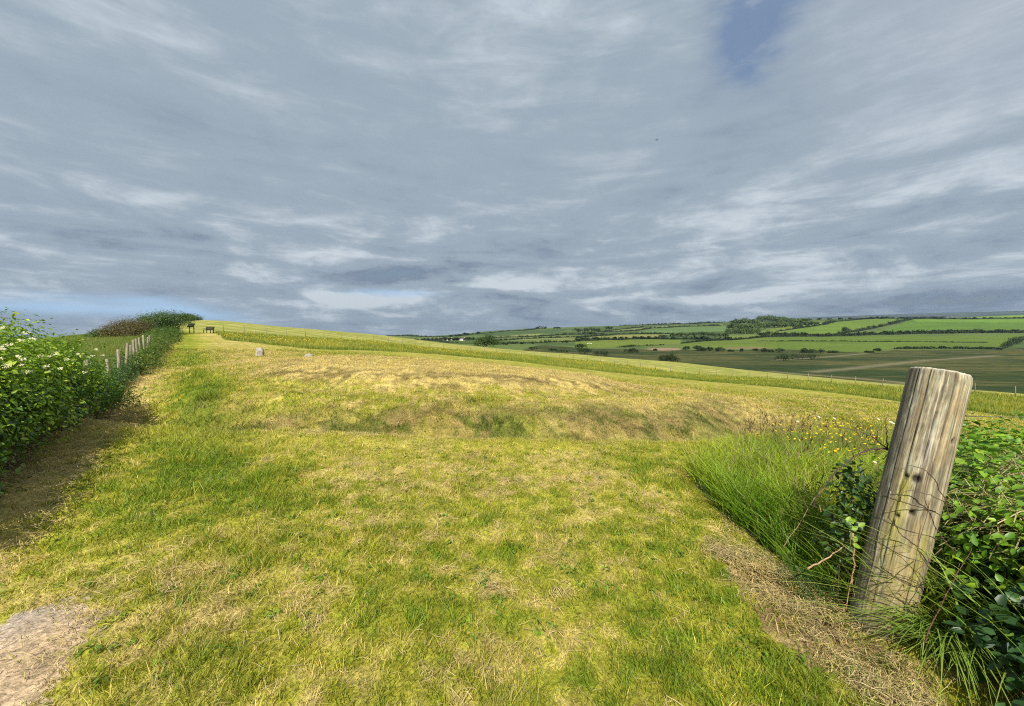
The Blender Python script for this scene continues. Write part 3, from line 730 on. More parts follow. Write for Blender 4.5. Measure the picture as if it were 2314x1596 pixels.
def build_long_grass():
    # uncut patch by the gate post
    n = 50000
    x = rng.uniform(1.9, 8, n*2); y = rng.uniform(1.9, 8.5, n*2)
    wgt = np.minimum(1, (4.0/np.hypot(x, y))**1.2)
    ed = .34*(vn(x*2.3, y*2.3, 301)-.5) + .16*(vn(x*7, y*7, 300)-.5)
    k = in_poly(x+ed, y+ed, TALL) & (rng.random(len(x)) < wgt); x, y = x[k][:n], y[k][:n]
    n = len(x); r = np.hypot(x, y)
    cl = vn(x*2.5, y*2.5, 302); far = sstep(4.0, 6.5, y)
    h = (.32 + .28*cl)*rng.uniform(.55, 1.25, n)*(1 - .42*far)
    c = mix((.11,.225,.011), (.35,.40,.03), np.clip(.75*vn(x*1.4, y*1.4, 303) + .3*far + rng.normal(0, .15, n), 0, 1))
    c *= rng.uniform(.6, 1.4, (n, 1)); c = mix(c, (.30,.27,.08), (rng.random(n) < .07 + .12*far)*.8)
    B = np.stack([x, y, zf(x, y)-.01], -1)
    a1 = blades_arr(B, h, .0088*rng.uniform(.5, 1.5, n)*np.maximum(1, r/4)**.4, rng.uniform(.0, .5, n), rng.uniform(.0, .8, n), c, segs=3, droop=.18)
    # flowering stems with pale seed heads
    j = rng.choice(n, 1500, replace=False); Bs = B[j]
    hs = rng.uniform(.42, .66, 1500)
    a2 = blades_arr(Bs, hs, np.full(1500, .0028), rng.uniform(0, .22, 1500), rng.uniform(0, .2, 1500), np.tile((.22,.23,.06), (1500, 1))*rng.uniform(.7, 1.2, (1500, 1)), segs=3)
    tipz = Bs + 0; tv = a2[0].reshape(1500, 8, 3)
    hd = (tv[:, 6] + tv[:, 7])/2
    a3 = blades_arr(hd - np.array([0, 0, .05]), np.full(1500, .07), np.full(1500, .008), rng.uniform(0, .3, 1500), rng.uniform(0, .2, 1500), np.tile((.33,.27,.12), (1500, 1))*rng.uniform(.6, 1.2, (1500, 1)), segs=2)
    # brown sorrel and dock spikes
    m = 150; xs = rng.uniform(3.3, 7.0, m); ys2 = rng.uniform(4.6, 7.0, m); kk = in_poly(xs, ys2, TALL); xs, ys2 = xs[kk], ys2[kk]; m = len(xs)
    Bd = np.stack([xs, ys2, zf(xs, ys2)], -1); hd2 = rng.uniform(.45, .72, m)
    a4 = blades_arr(Bd, hd2, np.full(m, .006), rng.uniform(0, .15, m), rng.uniform(0, .1, m), np.tile((.12,.10,.03), (m, 1)), segs=2)
    Bt = np.repeat(Bd, 10, axis=0) + np.stack([rng.normal(0, .018, m*10), rng.normal(0, .018, m*10), np.repeat(hd2, 10)*rng.uniform(.6, 1.0, m*10)], -1)
    a5 = blades_arr(Bt, np.full(m*10, .05), np.full(m*10, .010), rng.uniform(0, .8, m*10), rng.uniform(0, .3, m*10), np.tile((.13,.085,.035), (m*10, 1))*rng.uniform(.6, 1.5, (m*10, 1)), segs=2)
    V, Q, C = cat_arr(a1, a2, a3, a4, a5)
    tag(mesh_np('long_grass', V, Q, None, C, M_GRASS), 'tall uncut green grass beside the leaning gate post', 'grass', kind='stuff')
    # meadow strip up the slope and the crop behind the hedge
    n = 260000
    a = rng.uniform(-54, 56, n)*PI/180; r = 19*np.exp(rng.random(n)*math.log(105/19))
    x = r*np.sin(a); y = r*np.cos(a)
    ms = mow_side(x, y); fs = fence_side(x, y); s = hedge_s(x, y)
    k = (ms > 0) & (fs < .8) & (s > -.6); x, y, r, ms = x[k], y[k], r[k], ms[k]; n = len(x)
    q = fbm(x*.35, y*.35, 311, 3)
    c = mix((.14,.20,.018), (.34,.32,.05), np.clip(1.8*(q-.25) + rng.normal(0, .15, n), 0, 1)); c = mix(c, (.075,.135,.012), .75*np.exp(-(ms/1.3)**2))
    h = rng.uniform(.15, .38, n)*(.6+.8*q)
    a1 = blades_arr(np.stack([x, y, zf(x, y)-.02], -1), h, .016*(r/20)*rng.uniform(.6, 1.3, n), rng.uniform(0, .3, n), rng.uniform(0, .4, n), c*rng.uniform(.75, 1.25, (n, 1)))
    m = 60000
    y = 9*np.exp(rng.random(m)*math.log(55/9)); s = rng.uniform(-14, -2.5, m) - .02*y; x = s - .79*y
    c2 = mix((.13,.19,.03), (.24,.25,.06), np.clip(1.6*(fbm(x*.4, y*.4, 312, 3)-.25), 0, 1))
    a2 = blades_arr(np.stack([x, y, zf(x, y)-.02], -1), rng.uniform(.3, .55, m)*np.clip(1.1-y*.006, .7, 1), .010*(y/10)**.8*rng.uniform(.6, 1.3, m), rng.uniform(0, .25, m), rng.uniform(0, .3, m), c2*rng.uniform(.8, 1.2, (m, 1)))
    V, Q, C = cat_arr(a1); tag(mesh_np('meadow_grass', V, Q, None, C, M_GRASS), 'uncut meadow grass in the strip along the wire fence', 'grass', kind='stuff')
    V, Q, C = cat_arr(a2); tag(mesh_np('field_grass', V, Q, None, C, M_GRASS), 'tall pale green grass in the field behind the hedge fence', 'grass', kind='stuff')
    # buttercups colouring the meadow strip: far too many to count
    m = 60000
    a = rng.uniform(-40, 54, m)*PI/180; r = 24*np.exp(rng.random(m)*math.log(100/24)); x = r*np.sin(a); y = r*np.cos(a)
    ms = mow_side(x, y); fs = fence_side(x, y)
    ok = (ms > .8) & (fs < -.3)
    drift = sstep(.52, .74, fbm(x*.09, y*.16, 321, 3))*.10
    for (u, v, w) in [(1420,832,9),(1500,838,9),(1360,826,7),(880,781,10),(1030,790,8),(1100,797,7),(600,768,9),(760,775,8),(1690,862,4),(1900,885,2)]:
        p = hit(u, v); drift = np.maximum(drift, np.exp(-(((x-p[0])/w)**2 + ((y-p[1])/(w*.55))**2)))
    k = ok & (rng.random(m) < np.minimum(drift, .42)*.6); x, y, r = x[k], y[k], r[k]; n = len(x)
    P = np.stack([x, y, zf(x, y) + rng.uniform(.22, .42, n)], -1)
    V, Q, C = leaves_arr(P, norm(rng.normal(size=(n, 3))*.5 + np.array([0, -.5, .8])), rng.normal(size=(n, 3)), .05*(r/30)**.7, .05*(r/30)**.7, np.tile((.72,.48,.01), (n, 1))*rng.uniform(.7, 1.1, (n, 1)))
    V = np.asarray(V)
    tag(mesh_np('meadow_buttercups', V, Q, None, C, M_PETAL), 'drifts of yellow buttercups in the meadow strip', 'flowers', kind='stuff')
build_long_grass()

# single flowers standing in the near long grass
def flower_mesh(petals, pr, pw, pc, cc, cr, stem_h):
    mb = MB()
    for k in range(petals):
        a = 2*PI*k/petals; d = np.array([math.cos(a), math.sin(a), .25]); s = np.array([-math.sin(a), math.cos(a), 0])
        mb.add([[0,0,0], d*pr*.55 - s*pw, d*pr + [0,0,pr*.1], d*pr*.55 + s*pw], Q=[[0,1,2,3]], c=pc)
    a = np.arange(8)*2*PI/8
    mb.add(np.concatenate([np.stack([cr*np.cos(a), cr*np.sin(a), 0*a+.002], -1), [[0,0,cr*.7]]]), T=[[k, (k+1) % 8, 8] for k in range(8)], c=cc)
    return mb
def flower(name, mb_head, stem_h, label, cat, group):
    root = empty(name); tag(root, label, cat, group)
    st = MB(); st.tube([[0,0,0],[.01,0,stem_h*.5],[0,0,stem_h]], .0014, 4, (.12,.18,.03)); st.build('stem', M_GRASS, root)
    h = mb_head.build('flower_head', M_PETAL, root); h.location = (0, 0, stem_h); h.rotation_euler = (.5, .2, 0)
    return root
def dup(root):
    r = root.copy(); COL.objects.link(r)
    for ch in list(root.children):
        c = ch.copy(); COL.objects.link(c); c.parent = r
        for g in ch.children:
            e = g.copy(); COL.objects.link(e); e.parent = c
    return r
bc = flower('buttercup', flower_mesh(5, .0120, .0085, (.85,.60,.01), (.6,.45,.02), .005, .5), .60, 'small glossy yellow buttercup in the long grass by the gate post', 'buttercup', 'buttercups in the long grass by the post')
spots = []
for (u, v, n, su, sv) in [(1870,972,90,90,24),(1960,965,80,50,24),(1890,1020,40,60,22),(1780,985,24,70,18),(1660,1075,9,45,30),(1720,1000,9,60,12),(1960,1000,14,35,25)]:
    for _ in range(n): spots.append((u + random.gauss(0, su*.5), v + random.gauss(0, sv*.5)))
first = True
for (u, v) in spots:
    # a flower at grass-top height: the root is where the stalk meets the ground
    d = ray(u, v); Y = None
    for yy in np.arange(2.4, 9, .05):
        p = np.array([0, 0, EYE]) + d*yy/d[1]
        if p[2] < z1(p[0], p[1]) + .56: Y = yy; break
    if Y is None: continue
    p = np.array([0, 0, EYE]) + d*Y/d[1]
    if not in_poly(np.array([p[0]]), np.array([p[1]]), TALL)[0]: continue
    o = bc if first else dup(bc); first = False
    o.location = (p[0], p[1], z1(p[0], p[1]) - .04); o.rotation_euler = (random.uniform(-.12, .12), random.uniform(-.12, .12), random.uniform(0, 6)); s = random.uniform(.9, 1.15); o.scale = (s, s, s)
dz = None
for i, (u, v, lb) in enumerate([(1850,950,'ox-eye daisy farthest from the post at the edge of the long grass'),(1802,951,'lone white daisy over the left end of the long grass'),(1885,953,'white daisy standing highest among the buttercups'),
        (1985,951,'white daisy just left of the gate post near its shoulder'),(2012,970,'large white daisy close against the post edge'),(1977,1040,'low white daisy left of the bare bramble stem'),(2020,955,'half hidden white daisy touching the post outline')]):
    Y = 5.2 if v < 965 else 3.6
    p = at(u, v, Y)
    hgt = p[2] - z1(p[0], p[1])
    o = flower('daisy', flower_mesh(13, .019, .0038, (.8,.8,.78), (.75,.5,.02), .008, hgt), max(.25, hgt), lb, 'daisy', 'ox-eye daisies in the long grass') if dz is None else dup(dz)
    dz = dz or o
    o['label'] = lb; o.location = (p[0], p[1], z1(p[0], p[1])); s = random.uniform(.95, 1.1); o.scale = (s, s, s)
    if i:
        st, hd = [ch for ch in o.children if ch.name.startswith('stem')][0], [ch for ch in o.children if ch.name.startswith('flower')][0]
        st.scale = (1, 1, max(.25, hgt)/dz_h); hd.location = (0, 0, max(.25, hgt))
    else: dz_h = max(.25, hgt)
# ------------------------------------------------------------------ shrubs and hedges
def hp(y, off=0.0):
    """point on the left hedge line, off>0 towards the path"""
    return -2.1 - .79*y + off*.785, y + off*.62*0
def stems(mb, root, tips, r0, col=(.13,.09,.055)):
    for t in tips:
        a = np.array(root) + np.array([random.gauss(0, .08), random.gauss(0, .08), 0]); b = np.array(t)
        m = (a+b)/2 + np.array([random.gauss(0, .08), random.gauss(0, .08), .12])*np.linalg.norm(b-a)*.4
        mb.tube([a, (a+m)/2 + np.array([0, 0, .02]), m, (m+b)/2, b], np.linspace(r0, r0*.25, 5), 5, col)
def shrub(name, label, cat, blobs, n, size, pal, per=26, spread=.17, group=None, mat=None, stem_r=.012, nst=14, stem_name='stems', aspect=.55, zmin=.02, shell=(.72, 1.05), bases=None, up=.55):
    b = np.array(blobs, float); c = b[:, :3].mean(0)
    gz = z1(c[0], c[1]); root = empty(name, (c[0], c[1], gz)); tag(root, label, cat, group)
    b2 = b.copy(); b2[:, :3] -= np.array([c[0], c[1], gz])
    P, N_, T, s, w, col = foliage_arr(b, n, size, pal, per, spread, shell, up, zmin, aspect)
    P = P - np.array([c[0], c[1], gz])
    V, Q, C = leaves_arr(P, N_, T, s, w, col)
    mesh_np('foliage', V, Q, None, C, mat or M_LEAF, root)
    mb = MB(); j = rng.choice(len(P), nst, replace=False)
    for k in j:
        g = b2[np.argmin(((b2[:, :2]-P[k, :2])**2).sum(1))]
        x0, y0 = g[0]*.85, g[1]*.85
        stems(mb, (x0, y0, z1(c[0]+x0, c[1]+y0) - gz - .03), [P[k]], stem_r)
    mb.build(stem_name, M_TWIG, root)
    return root, P, N_
def hb(y, off, z, ry, rx, rz):
    x, yy = hp(y, off); return (x, yy, z1(x, yy) + z, rx, ry, rz)
ELD = [(.08,.18,.014), (.16,.29,.018), (.27,.39,.026), (.40,.48,.05)]
BRM = [(.04,.11,.012), (.08,.18,.016), (.14,.25,.024), (.26,.35,.04)]
r, P, Nn = shrub('elder_bush', 'bright green elder bush with flat cream flower heads over the left fence', 'bush',
      [hb(2.4,-1.0,.7,.8,.75,.7), hb(3.3,-1.2,.8,.9,.9,.75), hb(4.3,-1.25,.95,.9,1.0,.80), hb(5.2,-1.25,1.0,1.0,1.0,.80), hb(6.2,-1.15,.90,1.0,.9,.75), hb(4.6,-.55,.6,1.0,.55,.55), hb(6.2,-.5,.6,1.0,.5,.55), hb(7.1,-1.1,.8,.8,.75,.65), hb(3.3,-.7,.5,.8,.5,.45)],
      56000, .058, ELD, nst=40, stem_r=.014, spread=.14)
# flat cream flower heads on the side that faces the path and the sun
W_ = P + np.array(r.location); dy = W_[:, 1]*math.cos(TH) - (W_[:, 2]-EYE)*math.sin(TH); uu = CX + F_D*W_[:, 0]/dy; vv = CY - F_D*((W_[:, 2]-EYE)*math.cos(TH) + W_[:, 1]*math.sin(TH))/dy
best = {}
for j in np.where((uu > 10) & (uu < 245) & (vv > 748) & (vv < 850) & (vv > 730 + .18*uu))[0]:
    q = (int(uu[j]//15), int(vv[j]//13))
    if q not in best or dy[j] < dy[best[q]]: best[q] = j
k = list(best.values()); k = [k[i] for i in rng.permutation(len(k))[:26]]
fl = []
for j in k:
    m = 26; a = rng.uniform(0, 2*PI, m); q = rng.uniform(.018, .034)*np.sqrt(rng.random(m))
    up = norm(np.array([.35, -.5, .8])); e1 = norm(np.cross(up, [0, 1, 0])); e2 = np.cross(up, e1)
    pp = P[j] + up*.06 + np.array([.04,-.06,0]) + e1*(q*np.cos(a))[:, None] + e2*(q*np.sin(a))[:, None]
    fl.append(leaves_arr(pp, norm(up + rng.normal(size=(m, 3))*.35), rng.normal(size=(m, 3)), np.full(m, .012), np.full(m, .012), np.tile((.72,.68,.42), (m, 1))*rng.uniform(.85, 1.1, (m, 1))))
V, Q, C = cat_arr(*fl); mesh_np('blossom', V, Q, None, C, M_PETAL, r)
# leaders poking above the crown
sp = []
for j in rng.choice(np.where(P[:, 2] > P[:, 2].max()*.8)[0], 7, replace=False):
    m = 14; t = rng.random(m)
    pp = P[j] + np.stack([rng.normal(0, .035, m), rng.normal(0, .035, m), t*.15], -1)
    sp.append(leaves_arr(pp, norm(rng.normal(size=(m, 3)) + [0, 0, .6]), norm(rng.normal(size=(m, 3)) + [0, 0, .6]), np.full(m, .055), np.full(m, .024), np.tile((.08,.15,.016), (m, 1))*rng.uniform(.7, 1.2, (m, 1))))
V, Q, C = cat_arr(*sp); mesh_np('young_shoots', V, Q, None, C, M_LEAF, r)
shrub('bramble_bush', 'dark glossy bramble thicket between the elder bush and the bare fence posts', 'bush',
      [hb(7.9,-.75,.62,.8,.6,.6), hb(8.8,-.85,.62,.8,.65,.58), hb(9.8,-.8,.5,.8,.6,.5), hb(10.7,-.6,.36,.6,.45,.36), hb(8.6,-.15,.28,1.2,.3,.28)], 15000, .065, BRM, nst=34)
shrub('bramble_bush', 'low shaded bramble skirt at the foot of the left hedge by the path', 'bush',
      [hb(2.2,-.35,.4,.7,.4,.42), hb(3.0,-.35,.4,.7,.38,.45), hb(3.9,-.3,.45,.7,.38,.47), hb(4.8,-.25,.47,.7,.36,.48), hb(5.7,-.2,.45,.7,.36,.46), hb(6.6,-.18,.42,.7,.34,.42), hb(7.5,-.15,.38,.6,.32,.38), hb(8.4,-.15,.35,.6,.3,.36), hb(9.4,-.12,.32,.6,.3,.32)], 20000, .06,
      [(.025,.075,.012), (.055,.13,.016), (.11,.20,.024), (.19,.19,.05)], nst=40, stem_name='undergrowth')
shrub('nettle_clump', 'grey green nettles and grass growing round the row of bare fence posts', 'weeds',
      [hb(y, -.05, .2, .5, .3, .3) for y in np.arange(10.9, 15.8, .6)], 9000, .07, [(.05,.11,.025), (.08,.15,.04), (.12,.19,.05)], aspect=.35, nst=40, stem_r=.006)
shrub('hedge', 'low dark hedge narrowing up the left side of the path', 'hedge',
      [hb(y, .26 + random.gauss(0, .08), (.22 + .004*y)*q, .55 + .02*y, (.32+.004*y)*q, (.27+.004*y)*q) for y, q in zip(np.geomspace(14.2, 31, 22), np.random.default_rng(3).uniform(.65, 1.4, 22))], 19000, .075, [(.05,.11,.014), (.085,.155,.02), (.14,.19,.03), (.20,.22,.045)], nst=30)
shrub('hedge', 'far end of the path hedge just below the dark hilltop bushes', 'hedge',
      [hb(y, .15, .42, 1.6, .6, .45) for y in np.linspace(32, 47, 11)], 9000, .13, [(.045,.10,.014), (.075,.14,.02), (.12,.18,.03)], nst=20)

def screen_blobs(lst):
    """(u, v_centre, width_px, height_px, depth) -> ellipsoids standing there"""
    out = []
    for (u, v, w, h, Y) in lst:
        p = at(u, v, Y); k = Y/F_D
        out.append((p[0], p[1], p[2], w*k/2, w*k/2, h*k/2))
    return out
DK = [(.035,.078,.013), (.06,.115,.017), (.10,.16,.024)]
shrub('hawthorn_bush', 'brown tinged hawthorn bush on the left skyline beyond the pale field', 'bush',
      screen_blobs([(283,744,66,38,44), (252,750,44,30,44), (312,742,56,42,46), (290,753,90,28,43)]), 14000, .11, [(.085,.065,.022), (.12,.085,.03), (.10,.10,.025), (.15,.11,.04)], zmin=0, nst=24)
shrub('gorse_bush', 'small dark bush at the left tip of the hilltop thicket', 'bush',
      screen_blobs([(222,755,36,20,45), (243,758,30,16,44), (210,760,24,14,45)]), 3000, .11, DK, zmin=0, nst=12)
shrub('thorn_tree', 'rounded dark green thorn crown highest on the left skyline', 'tree',
      screen_blobs([(365,730,70,44,52), (395,727,66,38,56), (345,738,60,42,50), (376,746,56,32,52)]), 17000, .14, DK, zmin=0, nst=24, stem_r=.03)
shrub('thorn_tree', 'dark thorn tapering down behind the pale crest of the hill', 'tree',
      screen_blobs([(432,722,40,18,133), (446,725,24,10,133), (420,722,36,20,133)]), 6000, .30, DK, zmin=0, nst=16, stem_r=.03)
shrub('thorn_tree', 'shaded thorn bush closing the upper end of the path hedge', 'tree',
      screen_blobs([(352,757,56,26,47), (375,757,44,28,49), (330,757,46,24,46)]), 7000, .13, [(.05,.055,.02), (.04,.08,.014), (.07,.11,.02)], zmin=0, nst=16)

# ------------------------------------------------------------------ fences
def fence(name, label, pts, hgt, rad, wires, col, spread=.02, group=None, wire_r=.003):
    root = empty(name, pts[0]); tag(root, label, 'fence', group); o0 = np.array(pts[0]); tops = []
    for p in pts:
        mb = MB(); h = hgt*random.uniform(.92, 1.08); lx, ly = random.gauss(0, spread*2), random.gauss(0, spread*2)
        b = np.array(p) - o0; rr = rad*random.uniform(.85, 1.15)
        c = np.array(col)*random.uniform(.75, 1.2)
        mb.tube([b + [0, 0, -.2], b + [lx*.5, ly*.5, h*.5], b + [lx, ly, h-.01], b + [lx, ly, h]], [rr, rr, rr*.97, rr*.85], 10, c)
        mb.build('post', M_OLDWOOD, root); tops.append((b, lx, ly, h))
    for f in wires:
        mb = MB()
        mb.tube([t[0] + np.array([t[1]*f, t[2]*f - rad, t[3]*f]) for t in tops], wire_r, 4, (.22,.21,.19)); mb.build('wire', M_WIRE, root)
    return root, tops
ys = [3.2, 5.0, 6.5, 8.0, 9.7, 11.45, 13.0, 14.3, 15.6, 16.9, 18.2, 19.5, 21, 22.5, 24]
pts = []
for y in ys:
    x, yy = hp(y, -.05 if y > 9 else (.10 if y == 8.0 else -.30)); pts.append((x, yy, z1(x, yy)))
fence('post_and_wire_fence', 'weathered stock fence of pale posts standing in the left hedge', pts, 1.10, .041, (.92, .62, .42, .22), (.28,.245,.165), .03)
# fence across the hillside
seg = np.concatenate([[0], np.cumsum(np.hypot(*np.diff(FENCE, axis=0).T))])
pts = []
for s_ in np.arange(2.0, seg[-1], 2.95):
    x, y = np.interp(s_, seg, FENCE[:, 0]), np.interp(s_, seg, FENCE[:, 1])
    x += random.gauss(0, .1); pts.append((x, y, z1(x, y)))
fence('post_and_wire_fence', 'long thin wire fence curving across the slope below the meadow', pts, 1.15, .047, (.92, .5), (.22,.195,.13), .03, wire_r=.0015)

# ------------------------------------------------------------------ leaning gate post with wire netting
PB = np.array([2.155, 2.365, -.13]); PT = np.array([2.500, 2.40, 1.395]); PR = .137
def build_post():
    ax = PT - PB; H = np.linalg.norm(ax); az_ = ax/H
    e1 = np.array([1, 0, 0]) - az_*az_[0]; e1 /= np.linalg.norm(e1); e2 = np.cross(az_, e1)
    root = empty('gate_post', PB); tag(root, 'thick leaning weathered round post with splits beside the brambles', 'post')
    na, nh = 220, 150
    a = np.linspace(0, 2*PI, na, endpoint=False); h = np.linspace(-.25, H, nh)
    A, Hh = np.meshgrid(a, h, indexing='ij')
    R = PR*(1.03 - .05*Hh/H) + .004*(vn(np.cos(A)*2+5, Hh*1.3+np.sin(A)*2, 400)-.5)*2 + .0016*(vn(A*16, Hh*2, 401)-.5)*2
    cracks = [(-2.05,.010,.0,1.6,.010),(-1.62,.007,.55,1.6,.014),(-1.28,.008,.75,1.6,.012),(-.95,.013,.7,1.7,.016),(-.6,.006,.9,1.6,.008),(-2.45,.008,.3,1.6,.010),(-1.8,.006,.2,1.0,.010),(-1.1,.006,0,.8,.008)]
    AN = (A + 2.25 + PI) % (2*PI) - PI - 2.25 + .65; dark = np.zeros_like(A)
    for (a0, w, h0, h1, dep) in cracks:
        wob = .05*(vn(Hh*3+a0*7, Hh*0, 403)-.5) + .02*(vn(Hh*11+a0*3, Hh*0, 404)-.5)
        da = AN - a0 - wob - .03*Hh
        env = sstep(h0, h0+.25, Hh)*(1 - sstep(h1-.3, h1, Hh) if h1 < 1.55 else 1)*(.6+.4*vn(Hh*6+a0, Hh*0, 405))
        g = np.exp(-(da/(w*1.7))**2)*env
        R = R - dep*g; dark = np.maximum(dark, g)
    # knot holes
    for (a0, h0, q) in [(-1.66,.93,.020),(-1.98,.93,.012),(-1.55,.74,.012),(-1.95,.70,.010),(-.75,1.18,.014)]:
        da = (AN - a0)*PR
        g = np.exp(-((da/q)**2 + ((Hh-h0)/(q*1.1))**2)**2); R = R - .02*g; dark = np.maximum(dark, g)
    top = sstep(H-.008, H, Hh); R = R - .008*top - .012*sstep(H-.05, H, Hh)*sstep(.55, .8, vn(A*2.3, A*0, 411))
    hz = Hh + (Hh > H-.001)*.004*(vn(A*5, A*0, 410)-.5)
    V = (PB*0)[None, None] + az_*hz[..., None] + R[..., None]*(np.cos(A)[..., None]*e1 + np.sin(A)[..., None]*e2)
    an = AN
    # timber colour: silvered upper part, browner below, greenish algae down the left of the face
    g1 = vn(an*14 + .8*fbm(an*2, Hh*2, 420, 2), Hh*1.1, 421); g2 = vn(an*40, Hh*2.3, 422)
    c = mix((.30,.245,.14), (.52,.465,.33), np.clip(.10 + 1.25*(g1-.28) + .30*(Hh-.7), 0, 1))
    c = mix(c, (.20,.13,.065), .8*sstep(.52, .78, g2)); c = mix(c, (.33,.225,.10), .55*sstep(.45, .7, vn(an*4+9, Hh*1.6, 427))*sstep(-1.5, -1.2, an))
    c = mix(c, (.36,.285,.13), .8*(1 - sstep(.35, .95, Hh)))
    c = mix(c, (.17,.155,.125), .75*(1 - sstep(-2.45, -2.1, an - .12*(vn(Hh*5, Hh*0, 425)-.5)))*sstep(-3.2, -3.0, an))  # weathered left side, darkened to put in shade away from the sun
    al = np.exp(-((an+1.93)/.20)**2)*sstep(.35, .6, Hh)*(1-sstep(.85, 1.0, Hh))*(.35+.9*vn(an*9, Hh*7, 423))
    al = np.maximum(al, .5*np.exp(-((an+1.0)/.14)**2)*sstep(.25, .4, Hh)*(1-sstep(.6, .7, Hh)))
    c = mix(c, (.40,.37,.03), np.clip(al, 0, .9))
    bl = np.exp(-((an+1.55)/.22)**2)*sstep(.95, 1.1, Hh)*(1-sstep(1.25, 1.4, Hh)); c = mix(c, (.62,.58,.50), .6*bl*sstep(.4, .6, vn(an*8, Hh*5, 426)))
    spk = sstep(.70, .82, vn(an*30, Hh*22, 424))*(an < -1.3)*sstep(.6, .9, Hh); c = mix(c, (.10,.09,.075), .6*spk)
    c = c*.88; lich = sstep(.62, .74, .6*vn(an*7+3, Hh*8, 430) + .4*vn(an*22, Hh*26, 431)); c = mix(c, (.40,.42,.30), .55*lich)
    c = mix(c, (.12,.105,.075), .55*sstep(.58, .75, .6*vn(an*3.2, Hh*2.6, 432) + .4*vn(an*14, Hh*9, 433)))
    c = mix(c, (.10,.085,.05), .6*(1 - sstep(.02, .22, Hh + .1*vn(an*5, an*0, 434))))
    c = mix(c, (.03,.024,.018), np.clip(dark*1.3, 0, .97))
    c = mix(c, (.62,.57,.47), .7*top)
    i = np.arange(na)[:, None]; j = np.arange(nh-1)[None]; i2 = (i+1) % na
    Q = np.stack([i*nh+j, i2*nh+j, i2*nh+j+1, i*nh+j+1], -1).reshape(-1, 4)
    V = V.reshape(-1, 3); C = c.reshape(-1, 3)
    ti = np.arange(na)*nh + nh - 1
    V = np.concatenate([V, [az_*H]]); C = np.concatenate([C, [[.5,.45,.36]]])
    T = np.stack([ti, np.roll(ti, -1), ti*0 + len(V)-1], -1)
    m, nt = new_mat('post_timber'); N = NT(nt)
    at_ = N.n('ShaderNodeAttribute', attribute_name='col').outputs['Color']
    tc = N.n('ShaderNodeTexCoord').outputs['Object']
    rot = N.n('ShaderNodeMapping', {'Vector': tc, 'Rotation': (0, math.atan2(-az_[0], az_[2]), 0)}).outputs[0]
    mp = N.n('ShaderNodeMapping', {'Vector': rot, 'Scale': (1, 1, .05)}).outputs[0]
    n1 = N.noise(mp, 170, 4, .65); n2 = N.noise(mp, 45, 4, .6); n3 = N.noise(tc, 16, 4, .6)
    k = N.math('MULTIPLY', N.math('MULTIPLY', N.ramp(n1, .3, .7, .72, 1.2), N.ramp(n2, .3, .7, .78, 1.18)), N.ramp(n3, .3, .7, .85, 1.12))
    cc = N.mixc(1.0, at_, N.n('ShaderNodeCombineColor', {0: k, 1: k, 2: k}).outputs[0], 'MULTIPLY')
    b = N.n('ShaderNodeBump', {'Height': N.math('ADD', n1, N.math('MULTIPLY', n2, 1.5)), 'Strength': .5, 'Distance': .006}).outputs[0]
    p = N.n('ShaderNodeBsdfPrincipled', {'Base Color': cc, 'Roughness': .82, 'Specular IOR Level': .25, 'Normal': b})
    N.n('ShaderNodeOutputMaterial', {'Surface': p.outputs[0]})
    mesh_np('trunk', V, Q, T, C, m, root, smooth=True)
    # wire netting wrapped round the face, running off to the right inside the brambles
    net = empty('wire_netting', PB); tag(net, 'rusty wire stock netting wrapped round the leaning post', 'netting')
    def on(a, hh, rr=PR+.004): return az_*hh + rr*(math.cos(a)*e1 + math.sin(a)*e2)
    for hh in (.10, .24, .38, .52, .66, .80):
        mb = MB(); pl = [on(a, hh + .006*math.sin(a*3+hh*9) - .03*(a+3.5)/2.4, (PR*(1.03-.05*hh/H))+.005) for a in np.linspace(-3.6, -1.1, 22)]
        e = pl[-1]
        for q in np.linspace(.15, 2.6, 12): pl.append(e + np.array([q, .12*q, .01*math.sin(q*5)]))
        mb.tube(pl, .0014, 5, (.20,.165,.13)); mb.build('line_wire', M_WIRE, net)
    for a in (-2.95, -1.75):
        mb = MB(); mb.tube([on(a + .03*math.sin(hh*7) + .02*math.sin(hh*19), hh, (PR*(1.03-.05*hh/H))+.007) for hh in np.linspace(.06, .82, 24)], .0013, 5, (.42,.38,.31)); mb.build('stay_wire', M_WIRE, net)
    e = on(-1.1, .5)
    for q in (.2, .5, .8, 1.1, 1.4):
        mb = MB(); mb.tube([on(-1.1, .08) + np.array([q, .12*q, 0]), on(-1.1, .8) + np.array([q, .12*q, 0])], .0018, 5, (.2,.17,.14)); mb.build('stay_wire', M_WIRE, net)
    for hh in (.38, .66, .80):
        mb = MB(); mb.tube([on(-2.6, hh-.015, PR-.01), on(-2.6, hh-.015, PR+.008), on(-2.6, hh+.012, PR+.008), on(-2.6, hh+.012, PR-.01)], .0022, 5, (.25,.2,.15)); mb.build('staple', M_WIRE, net)
    # top strand
    tw = MB(); s0 = on(-.1, 1.33); tw.tube([PB + on(-.9, 1.34), PB + s0] + [PB + s0 + np.array([q, .10*q, -.02*math.sin(q*2.0)]) for q in np.linspace(.3, 3.2, 10)], .0024, 5, (.20,.18,.15))
    tag(tw.build('top_wire', M_WIRE), 'single dark wire strand running right from the top of the post', 'wire')
build_post()

